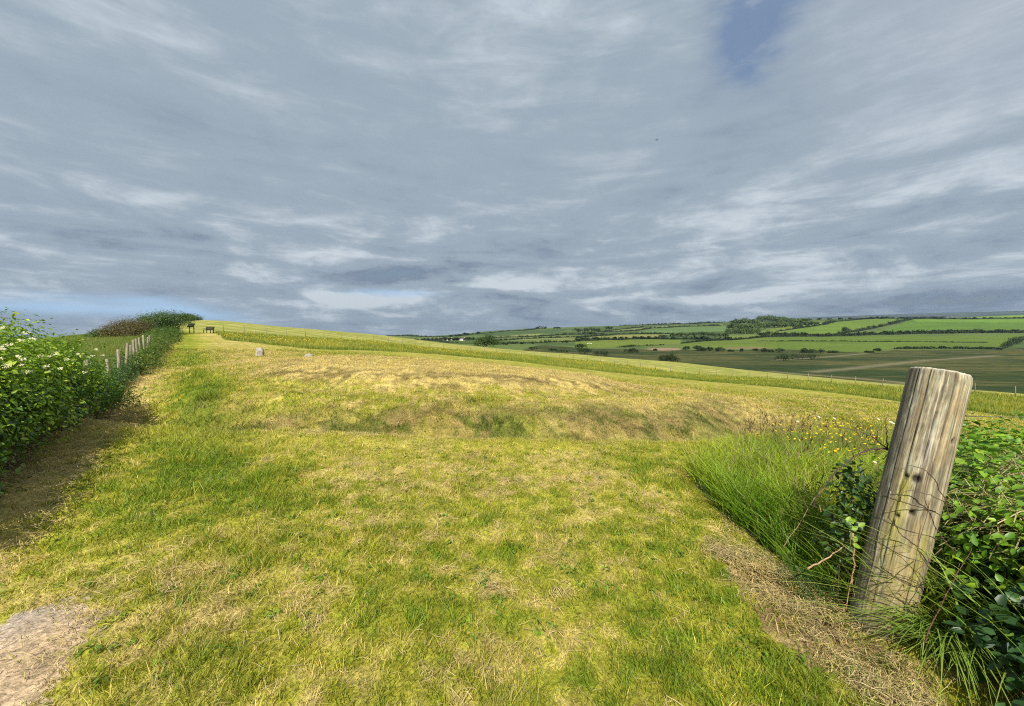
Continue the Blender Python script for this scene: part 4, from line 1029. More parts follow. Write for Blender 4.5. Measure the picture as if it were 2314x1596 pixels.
# ------------------------------------------------------------------ brambles, long blades and dead stems round the post
BR2 = [(.055,.145,.014), (.11,.24,.018), (.20,.35,.026), (.34,.46,.05)]
shrub('bramble_bush', 'tangled bright green bramble bush on the right of the leaning post', 'bush',
      [(2.72,2.15,.34,.34,.36,.38), (3.05,2.45,.38,.45,.4,.40), (3.0,2.0,.38,.5,.5,.42), (3.5,2.9,.40,.6,.5,.38), (2.85,2.7,.34,.26,.3,.36), (4.1,3.4,.38,.7,.6,.38), (2.62,1.75,.28,.30,.30,.30)],
      13500, .055, BR2, per=12, spread=.15, aspect=.66, nst=90, shell=(.70, 1.08), stem_r=.006)
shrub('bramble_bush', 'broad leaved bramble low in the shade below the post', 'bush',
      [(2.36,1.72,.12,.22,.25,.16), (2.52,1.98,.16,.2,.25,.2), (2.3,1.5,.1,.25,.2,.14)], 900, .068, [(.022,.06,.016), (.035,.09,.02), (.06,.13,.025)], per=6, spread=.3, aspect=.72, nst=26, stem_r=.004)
shrub('bramble_bush', 'dark bramble growing up behind the left side of the post', 'bush',
      [(2.20,2.62,.50,.07,.10,.28), (2.14,2.60,.25,.10,.10,.22)], 420, .05, [(.02,.06,.012), (.035,.085,.012), (.06,.12,.016)], per=8, spread=.28, aspect=.6, nst=20, stem_r=.004)
def tuft(name, label, roots, n, h, w, bend, pal, lean=.3, phi=None, spreadr=.06, droop=.3, cat='grass tuft', rise=0.0):
    B = []
    for _ in range(n):
        q = random.choice(roots); x, y = q[0] + random.gauss(0, spreadr), q[1] + random.gauss(0, spreadr)
        B.append((x, y, z1(x, y) - .01 + random.random()*rise))
    B = np.array(B); c = np.array(pal); k = rng.random(n)
    col = c[0]*(1-k)[:, None] + c[1]*k[:, None]
    ph = None if phi is None else rng.normal(phi[0], phi[1], n)
    V, Q, C = blades_arr(B, h*rng.uniform(.55, 1.2, n), w*rng.uniform(.6, 1.3, n), rng.uniform(0, lean*2, n), bend*rng.uniform(.3, 1.3, n), col*rng.uniform(.8, 1.2, (n, 1)), segs=6, phi=ph, droop=droop)
    return tag(mesh_np(name, V, Q, None, C, M_GRASS), label, cat)
tuft('grass_tuft', 'arching light green grass tuft leaning over the foot of the post', [(2.36,2.20),(2.32,2.12),(2.42,2.20),(2.30,2.16),(2.36,2.06)], 270, .60, .0105, .7, [(.13,.24,.025), (.32,.40,.07)], .30, (-2.6, .7), .05, .62)
tuft('grass_tuft', 'long coarse blades rising through the right hand brambles', [(2.7,2.05),(2.9,2.3),(3.2,2.5),(2.6,1.8),(3.4,2.8),(2.8,2.5)], 760, .90, .0115, .55, [(.13,.23,.02), (.32,.40,.07)], .2, None, .16, .35)
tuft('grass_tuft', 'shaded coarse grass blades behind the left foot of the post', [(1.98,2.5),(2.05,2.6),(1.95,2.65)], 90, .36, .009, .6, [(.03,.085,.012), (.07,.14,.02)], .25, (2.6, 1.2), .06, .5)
# dry stalks matted over the top of the brambles
nn = 4200
xs = rng.uniform(2.55, 4.2, nn); ys_ = 2.05 + (xs-2.5)*.72 + rng.normal(0, .22, nn)
B = np.stack([xs, ys_, zf(xs, ys_) + .60 + .18*vn(xs*4, ys_*4, 500) + rng.normal(0, .07, nn)], -1)
c = mix((.46,.38,.20), (.26,.26,.06), rng.random(nn))*rng.uniform(.7, 1.2, (nn, 1))
V, Q, C = straw_arr(B, rng.uniform(.08, .42, nn), .0036*rng.uniform(.7, 1.5, nn), c, .2)
tag(mesh_np('dry_stalks', V, Q, None, C, M_STRAW), 'matted dry goosegrass stalks over the top of the brambles', 'dry stalks', kind='stuff')

tuft('goosegrass', 'pale green goosegrass sprawling over the top of the right hand brambles', [(2.9,2.6),(3.2,2.8),(3.5,3.1),(3.0,2.4),(3.8,3.3),(2.7,2.4),(4.2,3.6)], 900, .95, .008, .45, [(.16,.24,.03), (.33,.36,.08)], .35, None, .22, .35, 'weeds')
def stem_thing(name, label, paths, r0, col, cat='bramble'):
    mb = MB()
    for pl, k in paths:
        pl = np.array(pl)
        t = np.linspace(0, 1, len(pl)); tt = np.linspace(0, 1, len(pl)*4)
        q = np.stack([np.interp(tt, t, pl[:, i]) for i in range(3)], -1)
        for _ in range(3): q[1:-1] = (q[:-2] + 2*q[1:-1] + q[2:])/4
        q += rng.normal(0, .0025, q.shape)
        mb.tube(q, np.linspace(r0*k, r0*k*.35, len(q)), 5, col)
    return tag(mb.build(name, M_TWIG), label, cat)
A_ = lambda u, v, Y: at(u, v, Y)
stem_thing('bramble_cane', 'bare dark arching bramble stem reaching left from the post', [
    ([A_(2012,1016,2.52), A_(1985,1012,2.5), A_(1945,1022,2.48), A_(1905,1050,2.46), A_(1870,1085,2.46), A_(1846,1120,2.46), A_(1836,1150,2.46)], 1.0),
    ([A_(2008,1016,2.52), A_(1975,990,2.5), A_(1945,975,2.5), A_(1895,966,2.5)], .8),
    ([A_(2006,1014,2.52), A_(2004,985,2.52), A_(2003,945,2.52)], .7), ([A_(1980,994,2.5), A_(1984,975,2.5), A_(1988,958,2.5)], .5),
    ([A_(1990,1014,2.5), A_(1960,1026,2.5), A_(1925,1032,2.5)], .5), ([A_(1930,1032,2.47), A_(1918,1008,2.47), A_(1905,985,2.47)], .4)], .0055, (.075,.05,.04))
stem_thing('dead_stick', 'pale broken stick slanting above the shaded hay left of the post', [([A_(1823,1285,2.50), A_(1870,1262,2.5), A_(1923,1224,2.48)], 1.0)], .0065, (.38,.24,.15), 'stick')
stem_thing('dead_stick', 'reddish dead stem hanging down beside the foot of the post', [([A_(1927,1205,2.42), A_(1932,1277,2.38), A_(1922,1320,2.34), A_(1911,1381,2.30)], 1.0), ([A_(1926,1310,2.35), A_(1930,1350,2.33)], .6)], .006, (.30,.17,.10), 'stick')
stem_thing('dead_stick', 'thin dry stalk standing in the long grass left of the post', [([A_(1765,1240,2.95), A_(1810,1180,2.9), A_(1850,1110,2.85), A_(1900,1070,2.8)], .8)], .004, (.34,.25,.14), 'stick')
stem_thing('bramble_cane', 'thorny red bramble cane crossing the dark gap below the post', [([A_(2085,1460,1.98), A_(2120,1380,2.0), A_(2165,1290,2.02), A_(2200,1240,2.05)], 1.0)], .0035, (.12,.055,.04))
stem_thing('bramble_runner', 'thin bramble runners looped across the face of the post', [
    ([A_(2150,1180,2.16), A_(2120,1090,2.14), A_(2090,1060,2.14), A_(2055,1050,2.15), A_(2035,1065,2.16)], .8),
    ([A_(2160,1250,2.12), A_(2110,1190,2.1), A_(2085,1120,2.12), A_(2110,1040,2.16)], .7), ([A_(2150,1140,2.16), A_(2100,1120,2.14), A_(2060,1105,2.15), A_(2020,1120,2.16)], .7),
    ([A_(2120,1300,2.08), A_(2070,1250,2.08), A_(2080,1180,2.1), A_(2095,1130,2.12)], .7), ([A_(2130,1240,2.08), A_(2060,1300,2.06), A_(1990,1390,2.08)], .6)], .004, (.12,.08,.05))
# green sprig low on the left
Pq = np.array([A_(1928+du, 1185+dv, 2.4) for du, dv in [(0,0),(-14,-4),(12,6),(-4,12),(8,-8),(2,40),(-2,44)]])
V, Q, C = leaves_arr(Pq, norm(rng.normal(size=(7, 3))*.3 + np.array([-.3, -.8, .6])), rng.normal(size=(7, 3)), np.full(7, .045), np.full(7, .03), np.tile((.22,.36,.03), (7, 1)))
o = empty('bramble_sprig', Pq[0]); mesh_np('leaves', V - Pq[0], Q, None, C, M_LEAF, o)
mb = MB(); mb.tube([[.01, .03, -.20], [.004, .02, -.1], [0, .01, 0]], [.003, .0025, .002], 5, (.15,.2,.04)); mb.build('stem', M_TWIG, o)
tag(o, 'small bright green bramble shoot just left of the post', 'shoot')
# ------------------------------------------------------------------ small things up the slope
def standing_stone(name, label, u, v, Y, w, d, h, rz, blocks):
    p = at(u, v, Y); g = ground(p[0], p[1])
    bm_ = MB()
    for (ox, sw, sh, sd) in blocks:
        n, m = 14, 10
        a = np.linspace(0, 2*PI, n, endpoint=False); V = []
        for k in range(m):
            t = k/(m-1)
            q = (1 - .18*t**3)*(1 - .75*max(0, t-.86)/.14)
            jit = 1 + .13*(vn(a*3 + ox*9, a*0 + t*5, 600)-.5)*2
            e = np.sign(np.cos(a))*np.abs(np.cos(a))**.6, np.sign(np.sin(a))*np.abs(np.sin(a))**.6
            V.append(np.stack([ox + sw/2*q*jit*e[0], sd/2*q*jit*e[1], 0*a - .08 + (sh+.08)*t], -1))
        V = np.concatenate(V + [[[ox, 0, sh]]])
        i = np.arange(m-1)[:, None]*n; j = np.arange(n)[None]; j2 = (j+1) % n
        Q = np.stack([i+j, i+j2, i+n+j2, i+n+j], -1).reshape(-1, 4)
        jj = np.arange(n); T = np.stack([(m-1)*n+jj, (m-1)*n+(jj+1) % n, jj*0+n*m], -1)
        c = mix((.40,.37,.30), (.26,.23,.19), np.clip(1.6*(vn(V[:, 0]*14, V[:, 2]*14, 601)-.2), 0, 1))
        bm_.add(V, Q, T, c)
    o = bm_.build(name, M_STONE, smooth=True); o.location = g; o.rotation_euler = (0, 0, rz)
    return tag(o, label, 'stone')
standing_stone('standing_stone', 'squat upright grey stone casting a short shadow on the hay', 587, 803, 22.3, .42, .3, .47, .1, [(0, .43, .47, .3)])
standing_stone('standing_stone', 'low split pale stone half buried beside the mound', 698, 807, 21, .5, .3, .28, -.1, [(0, .50, .29, .3)])

def bench():
    p = at(471, 757, 60); g = ground(p[0], p[1]); root = empty('park_bench', g, -.35)
    tag(root, 'dark wooden bench standing by the hilltop fence', 'bench'); c = (.035,.028,.022)
    mb = MB()
    for k in range(4): mb.box((0, -.18+.12*k, .46), (1.75, .10, .04), col=c)
    mb.build('seat', M_OLDWOOD, root)
    mb = MB()
    for k in range(4): mb.box((0, .25+.025*k, .54+.115*k), (1.75, .03, .10), col=c)
    mb.build('backrest', M_OLDWOOD, root)
    for sx in (-.72, .72):
        for y0, h in ((-.18, .46), (.25, .92)):
            mb = MB(); mb.box((sx, y0, h/2-.05), (.08, .07, h+.1), col=c); mb.build('leg', M_OLDWOOD, root)
        mb = MB(); mb.box((sx, 0, .66), (.07, .5, .05), col=c); mb.build('armrest', M_OLDWOOD, root)
bench()
def board():
    p = at(432, 752, 58); g = ground(p[0], p[1]); root = empty('information_board', g, -.3)
    tag(root, 'dark slanted information board on pale legs by the path', 'sign')
    mb = MB(); mb.box((0, 0, 1.12), (1.15, .06, .62), tilt=(-.6, 'X'), col=(.03,.028,.026)); mb.build('panel', M_PAINT, root)
    for sx in (-.42, .42):
        mb = MB(); mb.box((sx, .08, .48), (.10, .10, 1.2), col=(.42,.36,.25)); mb.build('leg', M_OLDWOOD, root)
board()
p = at(403, 752, 56); g = ground(p[0], p[1]); mb = MB(); mb.tube([(0,0,-.2),(.01,0,.6),(.02,0,1.25),(.02,0,1.27)], [.08,.08,.078,.07], 10, (.30,.24,.15))
o = mb.build('fence_post', M_OLDWOOD); o.location = g; tag(o, 'lone wooden post left of the information board', 'post')
for (u, v, Y, lb) in [(676,830,17.5,'small dark grass tussock left of centre on the hay slope'), (1330,838,17,'dark docks and grass standing up on the right of the mound'), (1065,905,8.9,'ragged tuft of green weeds in the ditch centre')]:
    p = at(u, v, Y); rt = [(p[0]+random.gauss(0,.12), p[1]+random.gauss(0,.06)) for _ in range(4)]
    tuft('grass_tussock', lb, rt, 90, .16, .012, .6, [(.05,.09,.015), (.12,.15,.03)], .5, None, .10, .3, 'tussock')
# bird
mb = MB(); bp = at(1484, 317, 60)
mb.tube([(-.16,0,0),(-.06,0,.01),(.06,0,.012),(.15,0,.02),(.19,0,.015)], [.01,.045,.05,.03,.006], 8, (.03,.03,.035))
for s in (-1, 1): mb.add([[-.06,0,.02],[.07,0,.02],[.03,s*.2,.13],[-.07,s*.36,.06],[-.1,s*.18,.10]], T=[[0,1,2],[0,2,4],[4,2,3]], c=(.035,.035,.04))
o = mb.build('bird', M_PAINT); o.location = bp; o.rotation_euler = (0, .1, .8); tag(o, 'tiny dark bird flying under the grey cloud', 'bird')

# ------------------------------------------------------------------ the valley and the far hillside
def ordinal(k):
    w = 'first second third fourth fifth sixth seventh eighth ninth tenth eleventh twelfth thirteenth fourteenth fifteenth sixteenth seventeenth eighteenth nineteenth twentieth'.split()
    if k < 20: return w[k]
    return {2: 'twenty-', 3: 'thirty-', 4: 'forty-'}[(k+1)//10] + w[(k+1) % 10 - 1] if (k+1) % 10 else {3: 'thirtieth', 4: 'fortieth'}[(k+1)//10]
FD = [(.016,.030,.008), (.027,.047,.012), (.05,.075,.02)]
FW = [(.045,.078,.016), (.08,.13,.028), (.13,.19,.045)]
FT = [(.030,.055,.014), (.05,.085,.02), (.08,.125,.028)]
def place(u, vb, Y=None):
    if Y is None: return hit(u, vb)
    p = at(u, vb, Y); return np.array([p[0], p[1], z1(p[0], p[1])])
def far_plant(name, label, cat, u, vb, w, h, Y=None, n=500, pal=FD, group=None, trunk=False, k_leaf=.075):
    p = place(u, vb, Y); m = math.hypot(p[1], 0)/F_D; W, H = w*m, h*m
    root = empty(name, p); tag(root, label, cat, group)
    nb = 4 if w < 2.2*h else 7; bl = []
    lo = .12 if trunk else .04
    for k in range(nb):
        fx = (k+.5)/nb - .5
        hh = H*(1 - 1.1*fx*fx)*random.uniform(.78, 1.05)
        bl.append((fx*W*.8, random.gauss(0, .12*W), hh*(.5+lo*.5), W/nb*1.15, W*.26, hh*(.5-lo*.45)))
    P, N_, T, s, wd, c = foliage_arr(bl, n, max(.075*H, k_leaf*m*26), pal, 14, .22, up=.7, aspect=.8)
    P[:, 2] = np.maximum(P[:, 2], -.1)
    V, Q, C = leaves_arr(P, N_, T, s, wd, c)
    mesh_np('crown', V, Q, None, C, M_FARLEAF, root)
    mb = MB(); tr = max(.04*H, .06)
    mb.tube([(0,0,-.3),(random.gauss(0,.02)*H,0,H*.3),(random.gauss(0,.04)*H,0,H*.7)], [tr, tr*.8, tr*.3], 6, (.07,.055,.04))
    for k in range(4):
        b = bl[random.randrange(nb)]; mb.tube([(0,0,H*.22),(b[0]*.6,b[1]*.6,b[2]*.8),(b[0],b[1],b[2]*1.1)], [tr*.55, tr*.4, tr*.15], 5, (.07,.055,.04))
    mb.build('trunk', M_TWIG, root)
    return root
far_plant('tree', 'lone bushy bright tree standing up behind the crest of the near field', 'tree', 1099, 787, 52, 30, 158, 3200, FT, k_leaf=.05)
far_plant('bush', 'large round dark bush just beyond the crest of the near field', 'bush', P4(935,600)[0], P4(935,604)[1], 41, 22, 150, 3200, FD, k_leaf=.05)
for i, (x, yb, w, h, lb) in enumerate([(55,468,95,55,'round dark thorn standing alone at the left edge of the marsh'),(90,520,130,60,'dark scrub half hidden behind the crest below the lone round thorn'),(255,545,190,62,'wide dark scrub clump sunk behind the crest of the near field'),(560,505,130,40,'flat topped grey green bush alone in the middle of the marsh')]):
    u, v = P4(x, yb); far_plant('bush', lb, 'bush', u, v, w*.2248, h*.2248, None, 1300, FD, 'bushes in the marsh', k_leaf=.06)
row = [(800,488,34,20),(1110,480,62,36),(1215,488,66,56),(1275,495,80,45),(1350,494,72,38),(1440,496,112,40),(1560,496,60,16),(1670,497,36,26),(1810,488,52,22),(1900,500,62,36),(1965,502,42,22),(2050,503,82,40),(2300,510,62,46)]
for i, (x, yb, w, h) in enumerate(row):
    u, v = P4(x, yb); far_plant('bush', f'{ordinal(i)} dark bush from the left in the row along the far marsh edge', 'bush', u, v, w*.2248, h*.2248, None, 650, FD, 'dark bushes along the far marsh edge')
for i, (x, yb, w, h, lb) in enumerate([(330,475,175,32,'long low dark bush right of the row along the marsh'),(520,475,100,16,'flat strip of scrub at the pale edge of the marsh'),(60,550,130,62,'broad dark thicket low in the marsh below the bush row'),(240,535,250,58,'widest dark thicket in the marsh beside the pale reeds'),(945,460,64,26,'small dark bush where the pale reed line meets the hedge'),(868,475,62,16,'low scrub just left of the start of the marsh hedge')]):
    u, v = P5(x, yb); far_plant('bush', lb, 'bush', u, v, w*.2412, h*.2412, None, 800, FD, 'bushes in the marsh')
u, v = P5(640, 284); far_plant('tree', 'lone round tree in the hedge between the two bright green fields', 'tree', u, v, 15, 13, None, 700, FT, trunk=True)
# oak wood on the hillside: every crown a tree
wood = [(1620,222,95,42),(1700,222,100,48),(1780,230,100,46),(1880,200,110,60),(1945,195,110,58),(2015,205,105,50),(2085,222,105,42),(2155,215,100,48),(2230,222,100,44),(2300,228,90,42),
        (1575,275,90,50),(1650,278,100,50),(1745,280,105,52),(1835,275,105,50),(1910,262,100,52),(1990,258,100,48),(2075,255,90,40),(2160,250,90,36),(2240,250,80,34),
        (1560,318,90,46),(1640,322,95,40),(1720,318,95,44),(1800,312,90,40)]
for i, (x, yb, w, h) in enumerate(wood):
    u, v = P4(x, yb); rowi = 'top' if i < 10 else ('middle' if i < 19 else 'lowest'); j = i if i < 10 else (i-10 if i < 19 else i-19)
    far_plant('oak_tree', f'{ordinal(j)} oak from the left in the {rowi} row of the hillside wood', 'tree', u, v, w*.2248*1.1, h*.2248*1.15, None, 1500, FW, 'oaks of the hillside wood', trunk=True)
wood5 = [(35,180,90,34),(105,205,95,36),(175,212,95,40),(240,212,90,40),(305,215,80,30),(355,214,60,22)]
for i, (x, yb, w, h) in enumerate(wood5):
    u, v = P5(x, yb); far_plant('oak_tree', f'{ordinal(i)} oak from the left in the right hand tongue of the wood', 'tree', u, v, w*.2412*1.1, h*.2412*1.3, None, 1100, FW, 'oaks of the hillside wood', trunk=True)
hr = [(880,352,90,24),(990,345,100,34),(1050,345,100,40),(1110,346,90,34),(1185,342,90,36),(1250,340,90,42),(1310,338,90,40),(1370,342,90,34),(1430,345,90,34),(1500,345,80,30),(205,382,75,36),(672,372,46,28),(1210,378,60,26),(1285,378,60,40),(1530,385,75,44),(1880,345,90,44),(1950,342,100,50),(2030,344,90,46),(2110,346,100,44),(2200,345,100,46),(2280,345,90,44)]
for i, (x, yb, w, h) in enumerate(hr):
    u, v = P4(x, yb); far_plant('hedgerow_tree', f'{ordinal(i)} spreading tree in the hedgerows below the hillside wood', 'tree', u, v, w*.2248, h*.2248, None, 420, FT if i < 10 else FD, 'trees in the hedgerows below the wood')
hl = [(1060,430,0,0)]
for i, (x, yb, w, h) in enumerate([(20,305,120,42),(85,305,100,45),(160,305,110,48),(215,300,90,40),(120,325,140,28),(330,270,80,24)]):
    u, v = P4(x, yb); far_plant('tree', f'{ordinal(i)} blurred tree in the copse under the distant ridge', 'tree', u, v, w*.2248, h*.2248, None, 350, FD, 'trees of the copse under the ridge')
for i, (x, yb, w, h) in enumerate([(915,335,62,30),(1048,318,28,16),(855,345,70,22),(770,350,60,16),(1690,270,150,24),(1840,268,70,16),(1640,272,60,18),(720,390,70,40),(800,392,60,36),(960,390,80,40),(860,380,60,22),(640,385,60,26),(1180,362,60,20),(1310,432,120,30),(1410,422,70,24),(1485,424,50,20),(1595,420,32,22),(1730,412,140,30),(1920,408,70,20),(2045,396,60,30),(2240,392,90,40),(1590,478,90,30),(1790,490,80,24),(1900,505,150,26)]):
    u, v = P3(x, yb); far_plant('tree' if i < 13 else 'bush', f'{ordinal(i)} dark {"tree" if i < 13 else "bush"} counted rightwards from the village skyline', 'tree' if i < 13 else 'bush', u, v, w*.2248, h*.2248, None, 320, FD, 'dark trees and bushes right of the village')
for i, x in enumerate(np.linspace(1640, 2300, 14)):
    u, v = P4(x + random.uniform(-15, 15), 206 - (x-1640)*.05) if x < 1500 else P5((x-1640)*1.9+300, 168 - (x-1640)*.03)
    far_plant('tree', f'{ordinal(i)} tiny tree from the left on the skyline above the bright fields', 'tree', u, v, random.uniform(8, 14), random.uniform(2.5, 4), None, 160, FD, 'tiny skyline trees above the bright fields')

def hedge(label, fn, pts, thick=3.4, dens=5.0, pal=FD, gaps=0.0, far=None):
    W = [hit(*fn(*q)) for q in pts]
    if far: W = [p if p[1] > 300 else place(*fn(*q), far) for p, q in zip(W, pts)]; segs = []
    root = empty('hedge', W[0]); tag(root, label, 'hedge', 'field hedges across the valley'); bl = []; o0 = W[0]; tot = 0
    for a, b in zip(W[:-1], W[1:]):
        ua, ub = a[0]/a[1]*F_D, b[0]/b[1]*F_D
        n = max(2, int(abs(ub-ua)/3.2) + 1)
        for k in range(n):
            t = (k + random.random())/n
            if random.random() < gaps: continue
            p = a + (b-a)*t; m = p[1]/F_D; hh = thick*1.25*m*random.uniform(.6, 1.3)
            ln = max(np.linalg.norm(b-a)/n*.75, hh*.5)
            d = (b-a)/(np.linalg.norm(b-a)+1e-9)
            for s in (-.33, .33):
                bl.append((*(p - o0 + d*ln*s*1.6 + np.array([0, 0, hh*.42]))[:2], z1(*(p + d*ln*s*1.6)[:2]) - o0[2] + hh*.42, ln*.55, max(ln*.3, hh*.4), hh*.52)); tot += 1
    if not bl: return
    n = int(len(bl)*dens*6)
    P, N_, T, s, wd, c = foliage_arr(bl, n, 1.0, pal, 8, .3, up=.7, aspect=.85)
    near = np.argmin(((P[::8][:, None, :2] - np.array(bl)[None, :, :2])**2).sum(-1), 1) if len(bl) < 900 else np.zeros(len(P[::8]), int)
    s = s*np.repeat(np.array(bl)[near, 5], 8)[:len(P)]*.75; wd = s*.85
    V, Q, C = leaves_arr(P, N_, T, s, wd, c)
    mesh_np('foliage', V, Q, None, C, M_FARLEAF, root)
    # the woody bank inside the hedge: one continuous strip
    cs = []
    for a, b in zip(W[:-1], W[1:]):
        n = max(2, int(abs(b[0]/b[1]-a[0]/a[1])*F_D/4)); d = (b-a)[:2]/(np.linalg.norm((b-a)[:2])+1e-9); nx = np.array([-d[1], d[0]])
        for t in np.arange(n)/n:
            p = a + (b-a)*t; hh = thick*p[1]/F_D*random.uniform(.5, .85)*(.5 if gaps else 1); g = z1(p[0], p[1]) - o0[2]; q = p[:2] - o0[:2]
            cs.append([[*(q + nx*hh*w_), g + hh*k_] for w_, k_ in ((-.6,-.3),(-.45,.6),(0,1),(.45,.6),(.6,-.3))])
    cs = np.array(cs); m = len(cs); i = np.arange(m-1)[:, None]*5; j = np.arange(4)[None]
    mesh_np('bank', cs.reshape(-1, 3), np.stack([i+j, i+j+1, i+j+6, i+j+5], -1).reshape(-1, 4), None, np.tile((.018,.030,.010), (m*5, 1)), M_FARLEAF, root)
hedge('thick dark hedge with trees along the near side of the pasture', P4, [(0,382),(250,378),(450,382),(560,374),(700,370),(820,374),(1000,376),(1300,376),(1560,382)], 4.0)
hedge('hedge dividing the two pale strips at the left of the hillside', P4, [(0,364),(200,343),(420,327),(650,320),(960,322)], 2.6)
hedge('long straight hedge above the pale blue green field', P4, [(250,302),(600,290),(760,266),(950,256),(1100,247),(1480,238)], 2.4)
hedge('hedge rising from the copse up to the skyline', P4, [(280,298),(500,270),(700,252)], 2.0)
hedge('skyline hedge along the distant ridge', P4, [(450,240),(700,234),(900,226),(1200,220),(1350,210),(1500,205)], 2.2)
hedge('dark hedge sweeping right across the valley under the wood', P4, [(1060,418),(1300,394),(1560,384),(1700,374),(1900,352),(2314,348)], 3.2)
hedge('broken line of low scrub between pasture and marsh', P4, [(410,455),(500,453),(540,448),(620,443),(650,443),(720,440),(900,432)], 2.4, gaps=.2)
hedge('thin hedge line inside the middle pasture', P4, [(1820,394),(2100,396),(2314,396)], 1.3)
hedge('broad unbroken hedge at the foot of the bright green fields', P5, [(0,322),(400,324),(700,317),(860,310),(1000,307),(1300,298),(1700,292),(2200,290),(2600,292)], 5.2)
hedge('low hedge crossing the pasture under the bright fields', P5, [(0,370),(600,368),(850,373),(1250,373),(1600,378),(1990,382)], 1.6)
hedge('hedge climbing diagonally between the two bright green fields', P5, [(540,304),(800,266),(1000,226),(1250,166)], 4.0)
hedge('hedge along the lane left of the bright field', P5, [(0,276),(200,248),(450,212),(520,188)], 3.2)
hedge('dark hedge on the far right edge of the marsh', P5, [(1100,440),(1500,436),(1800,439),(2100,446)], 3.6)
hedge('hedge climbing the bank at the right edge of the valley', P5, [(2100,446),(2200,395),(2314,348),(2500,330)], 4.5)
hedge('skyline hedge above the largest bright field', P5, [(1280,160),(1420,154),(1520,158),(1780,160),(2314,153),(2600,150)], 2.6)
hedge('dark skyline hedge above the left bright field', P5, [(520,188),(700,172),(880,158),(1230,158)], 2.2)
hedge('dark brown hedge block on the skyline between the bright fields', P5, [(880,158),(960,157),(1040,156)], 3.6)
hedge('skyline hedge running down to the village', P3, [(130,346),(300,340),(480,350),(660,352),(760,348),(900,335),(1050,320),(1300,298),(1500,288),(1650,272)], 2.0, far=1250)
hedge('middle hedge of the left hillside', P3, [(1200,362),(1670,344),(1900,330),(2314,320)], 2.2)
hedge('lower striped hedge of the left hillside', P3, [(1200,388),(1500,373),(1700,364),(2314,338)], 2.4)
hedge('hedge with bushes on the far side of the pasture right of the lone tree', P3, [(1210,428),(1450,416),(1600,412),(1700,407),(1900,402),(2314,380)], 2.6)
hedge('hedge below the village houses', P3, [(400,382),(560,402),(760,412),(900,418),(1060,416)], 2.2, far=640)
# pastures with a few sheep
def sheep(u, v, lb, rz):
    p = hit(u, v); root = empty('sheep', p, rz); tag(root, lb, 'sheep', 'sheep in the pasture'); c = (.72,.68,.58)
    mb = MB(); mb.tube([(-.62,0,.72),(-.52,0,.74),(-.2,0,.76),(.25,0,.76),(.5,0,.76),(.62,0,.84),(.78,0,.93),(.9,0,.9),(1.02,0,.82),(1.06,0,.8)], [.08,.24,.33,.34,.28,.16,.13,.14,.10,.04], 10, c)
    for x, y in ((-.4,.14),(-.4,-.14),(.36,.14),(.36,-.14)): mb.tube([(x,y,.62),(x-.03,y,.35),(x,y,0)], [.09,.055,.045], 6, (.2,.17,.14))
    mb.build('body', M_WOOL, root, smooth=True); s = 1.3; root.scale = (s, s, s)
for x, y, lb, r in [(122,424,'leftmost white sheep of the three in the pasture',.4),(138,421,'middle white sheep of the three in the pasture',2.6),(155,426,'rightmost white sheep of the three in the pasture',.2)]:
    sheep(*P4(x, y), lb, r)
# village
def house(u, v, w, h, lb, wall=(.74,.72,.68), rf=(.14,.13,.13), rz=0.0, ln=1.6):
    p = place(u, v, 650); m = p[1]/F_D; W, H = w*m, h*m; D = W*.7
    root = empty('house', p, rz); tag(root, lb, 'house', 'white houses of the village')
    e = H*.58; mb = MB(); x, y = W/2, D/2
    mb.add([[-x,-y,-1],[x,-y,-1],[x,y,-1],[-x,y,-1],[-x,-y,e],[x,-y,e],[x,y,e],[-x,y,e],[-x,0,H-.1],[x,0,H-.1]], Q=[[0,1,5,4],[2,3,7,6]], T=None, c=wall)
    mb.add([[-x,-y,-1],[-x,y,-1],[-x,y,e],[-x,-y,e],[-x,0,H-.1],[x,-y,-1],[x,y,-1],[x,y,e],[x,-y,e],[x,0,H-.1]], Q=[[1,0,3,2],[5,6,7,8]], T=[[2,3,4],[8,7,9]], c=wall)
    mb.build('wall', M_PAINT, root)
    o = .25; mb = MB()
    for s in (-1, 1):
        q = np.array([[-x-o, s*(y+o), e-.2],[x+o, s*(y+o), e-.2],[x+o, 0, H],[-x-o, 0, H]]); q2 = q + [0, 0, .18]
        mb.add(np.concatenate([q, q2]), Q=[[0,1,2,3],[4,5,6,7],[0,1,5,4],[1,2,6,5],[3,0,4,7],[2,3,7,6]], c=rf)
    mb.build('roof', M_PAINT, root)
    mb = MB(); mb.box((x*.7, 0, H+.3), (.8, .6, 1.6), col=(.4,.3,.25)); mb.build('chimney', M_PAINT, root)
    for sx in (-.55, -.1, .45):
        mb = MB(); mb.box((sx*x, -y-.003, e*.55), (W*.1, .06, e*.35), col=(.05,.055,.06)); mb.build('window', M_PAINT, root)
for i, (x, y, w, h, lb) in enumerate([(455,390,22,12,'white house at the left end of the village'),(562,394,26,20,'white cottage second from the left of the village'),(605,398,22,18,'pale cottage left of the village centre'),(640,398,20,22,'tall pale house at the village centre'),(682,402,22,16,'cottage right of the tall village house'),(738,404,24,16,'white cottage between two village trees'),(772,400,22,20,'grey roofed cottage near the long white building'),(888,402,60,22,'long white building at the right end of the village')]):
    u, v = P3(x, y); house(u, v, w*.2248*1.0, h*.2248*1.25, lb, rz=random.uniform(-.3, .3))
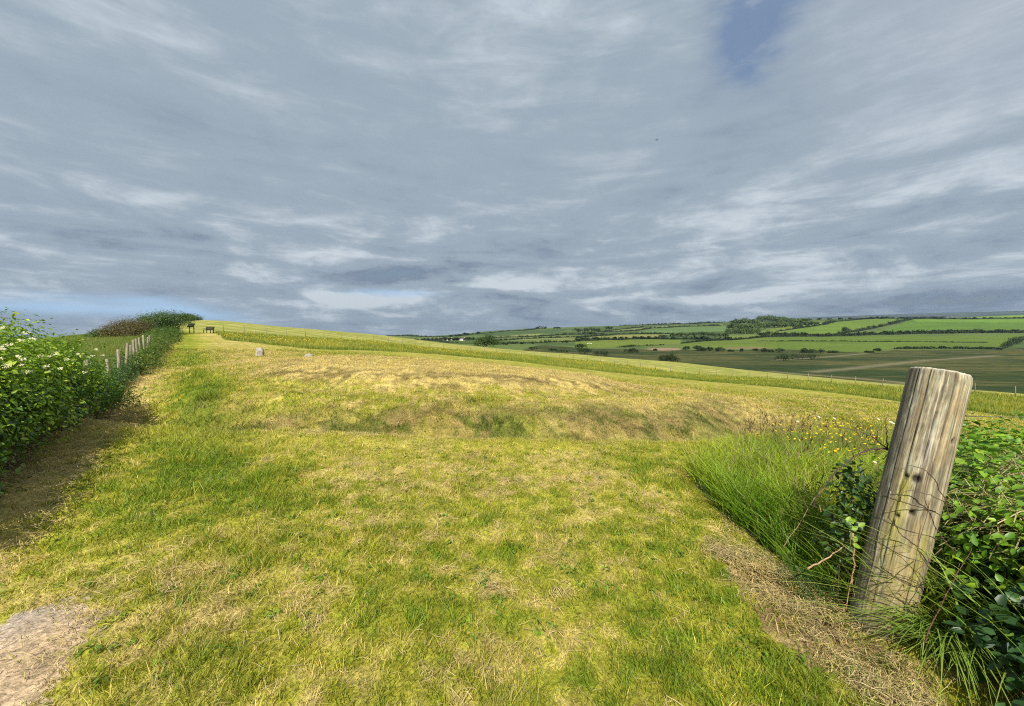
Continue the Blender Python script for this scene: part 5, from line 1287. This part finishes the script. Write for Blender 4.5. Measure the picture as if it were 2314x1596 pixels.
for i, (x, yb, w, h) in enumerate([(430,392,40,22),(500,396,50,26),(540,398,30,22),(585,400,30,20),(625,402,26,26),(662,404,40,24),(705,404,44,36),(755,404,30,30),(825,404,70,34),(930,402,60,40),(985,402,60,34)]):
    u, v = P3(x, yb); far_plant('tree', f'{ordinal(i)} dark tree from the left among the village houses', 'tree', u, v, w*.2248, h*.2248, 645, 260, FD, 'trees among the village houses')
# thin masts along the ridge
for i, (fn, x, yb, h) in enumerate([(P4,278,240,34),(P4,395,240,26),(P4,490,238,40),(P4,715,234,26),(P4,818,228,30),(P4,905,224,18),(P4,1080,222,24),(P4,1122,222,32),(P4,1325,210,22),(P3,1942,252,26)]):
    u, v = fn(x, yb); p = hit(u, v); m = p[1]/F_D; H = h*.2248*m
    root = empty('radio_mast', p); tag(root, f'{ordinal(i)} thin grey mast along the distant ridge', 'mast', 'masts on the ridge')
    mb = MB(); mb.tube([(0,0,-2),(0,0,H*.5),(0,0,H)], [.45,.32,.2], 6, (.30,.32,.34)); mb.build('pole', M_PAINT, root)
    mb = MB()
    for k in (.72, .86): mb.tube([(-H*.09,0,H*k),(H*.09,0,H*k)], .22, 5, (.30,.32,.34))
    mb.build('crossarm', M_PAINT, root)
# air over the valley
def haze():
    m, nt = new_mat('haze_air'); N = NT(nt)
    vol = N.n('ShaderNodeVolumePrincipled', {'Color': (.62, .78, 1.0, 1), 'Density': HAZE_D, 'Anisotropy': .42})
    N.n('ShaderNodeOutputMaterial', {'Volume': vol.outputs[0]})
    x0, x1, y0, y1, z0, z1_ = -9500, 9500, -9500, 9500, -120, 300
    V = [[x0,y0,z0],[x1,y0,z0],[x1,y1,z0],[x0,y1,z0],[x0,y0,z1_],[x1,y0,z1_],[x1,y1,z1_],[x0,y1,z1_]]
    o = mesh_np('haze', V, [[0,3,2,1],[4,5,6,7],[0,1,5,4],[1,2,6,5],[2,3,7,6],[3,0,4,7]], None, None, m)
    tag(o, 'faint blue haze over the far hills', 'haze', kind='stuff')
HAZE_D = .00007
USE_HAZE = True
if USE_HAZE: haze()
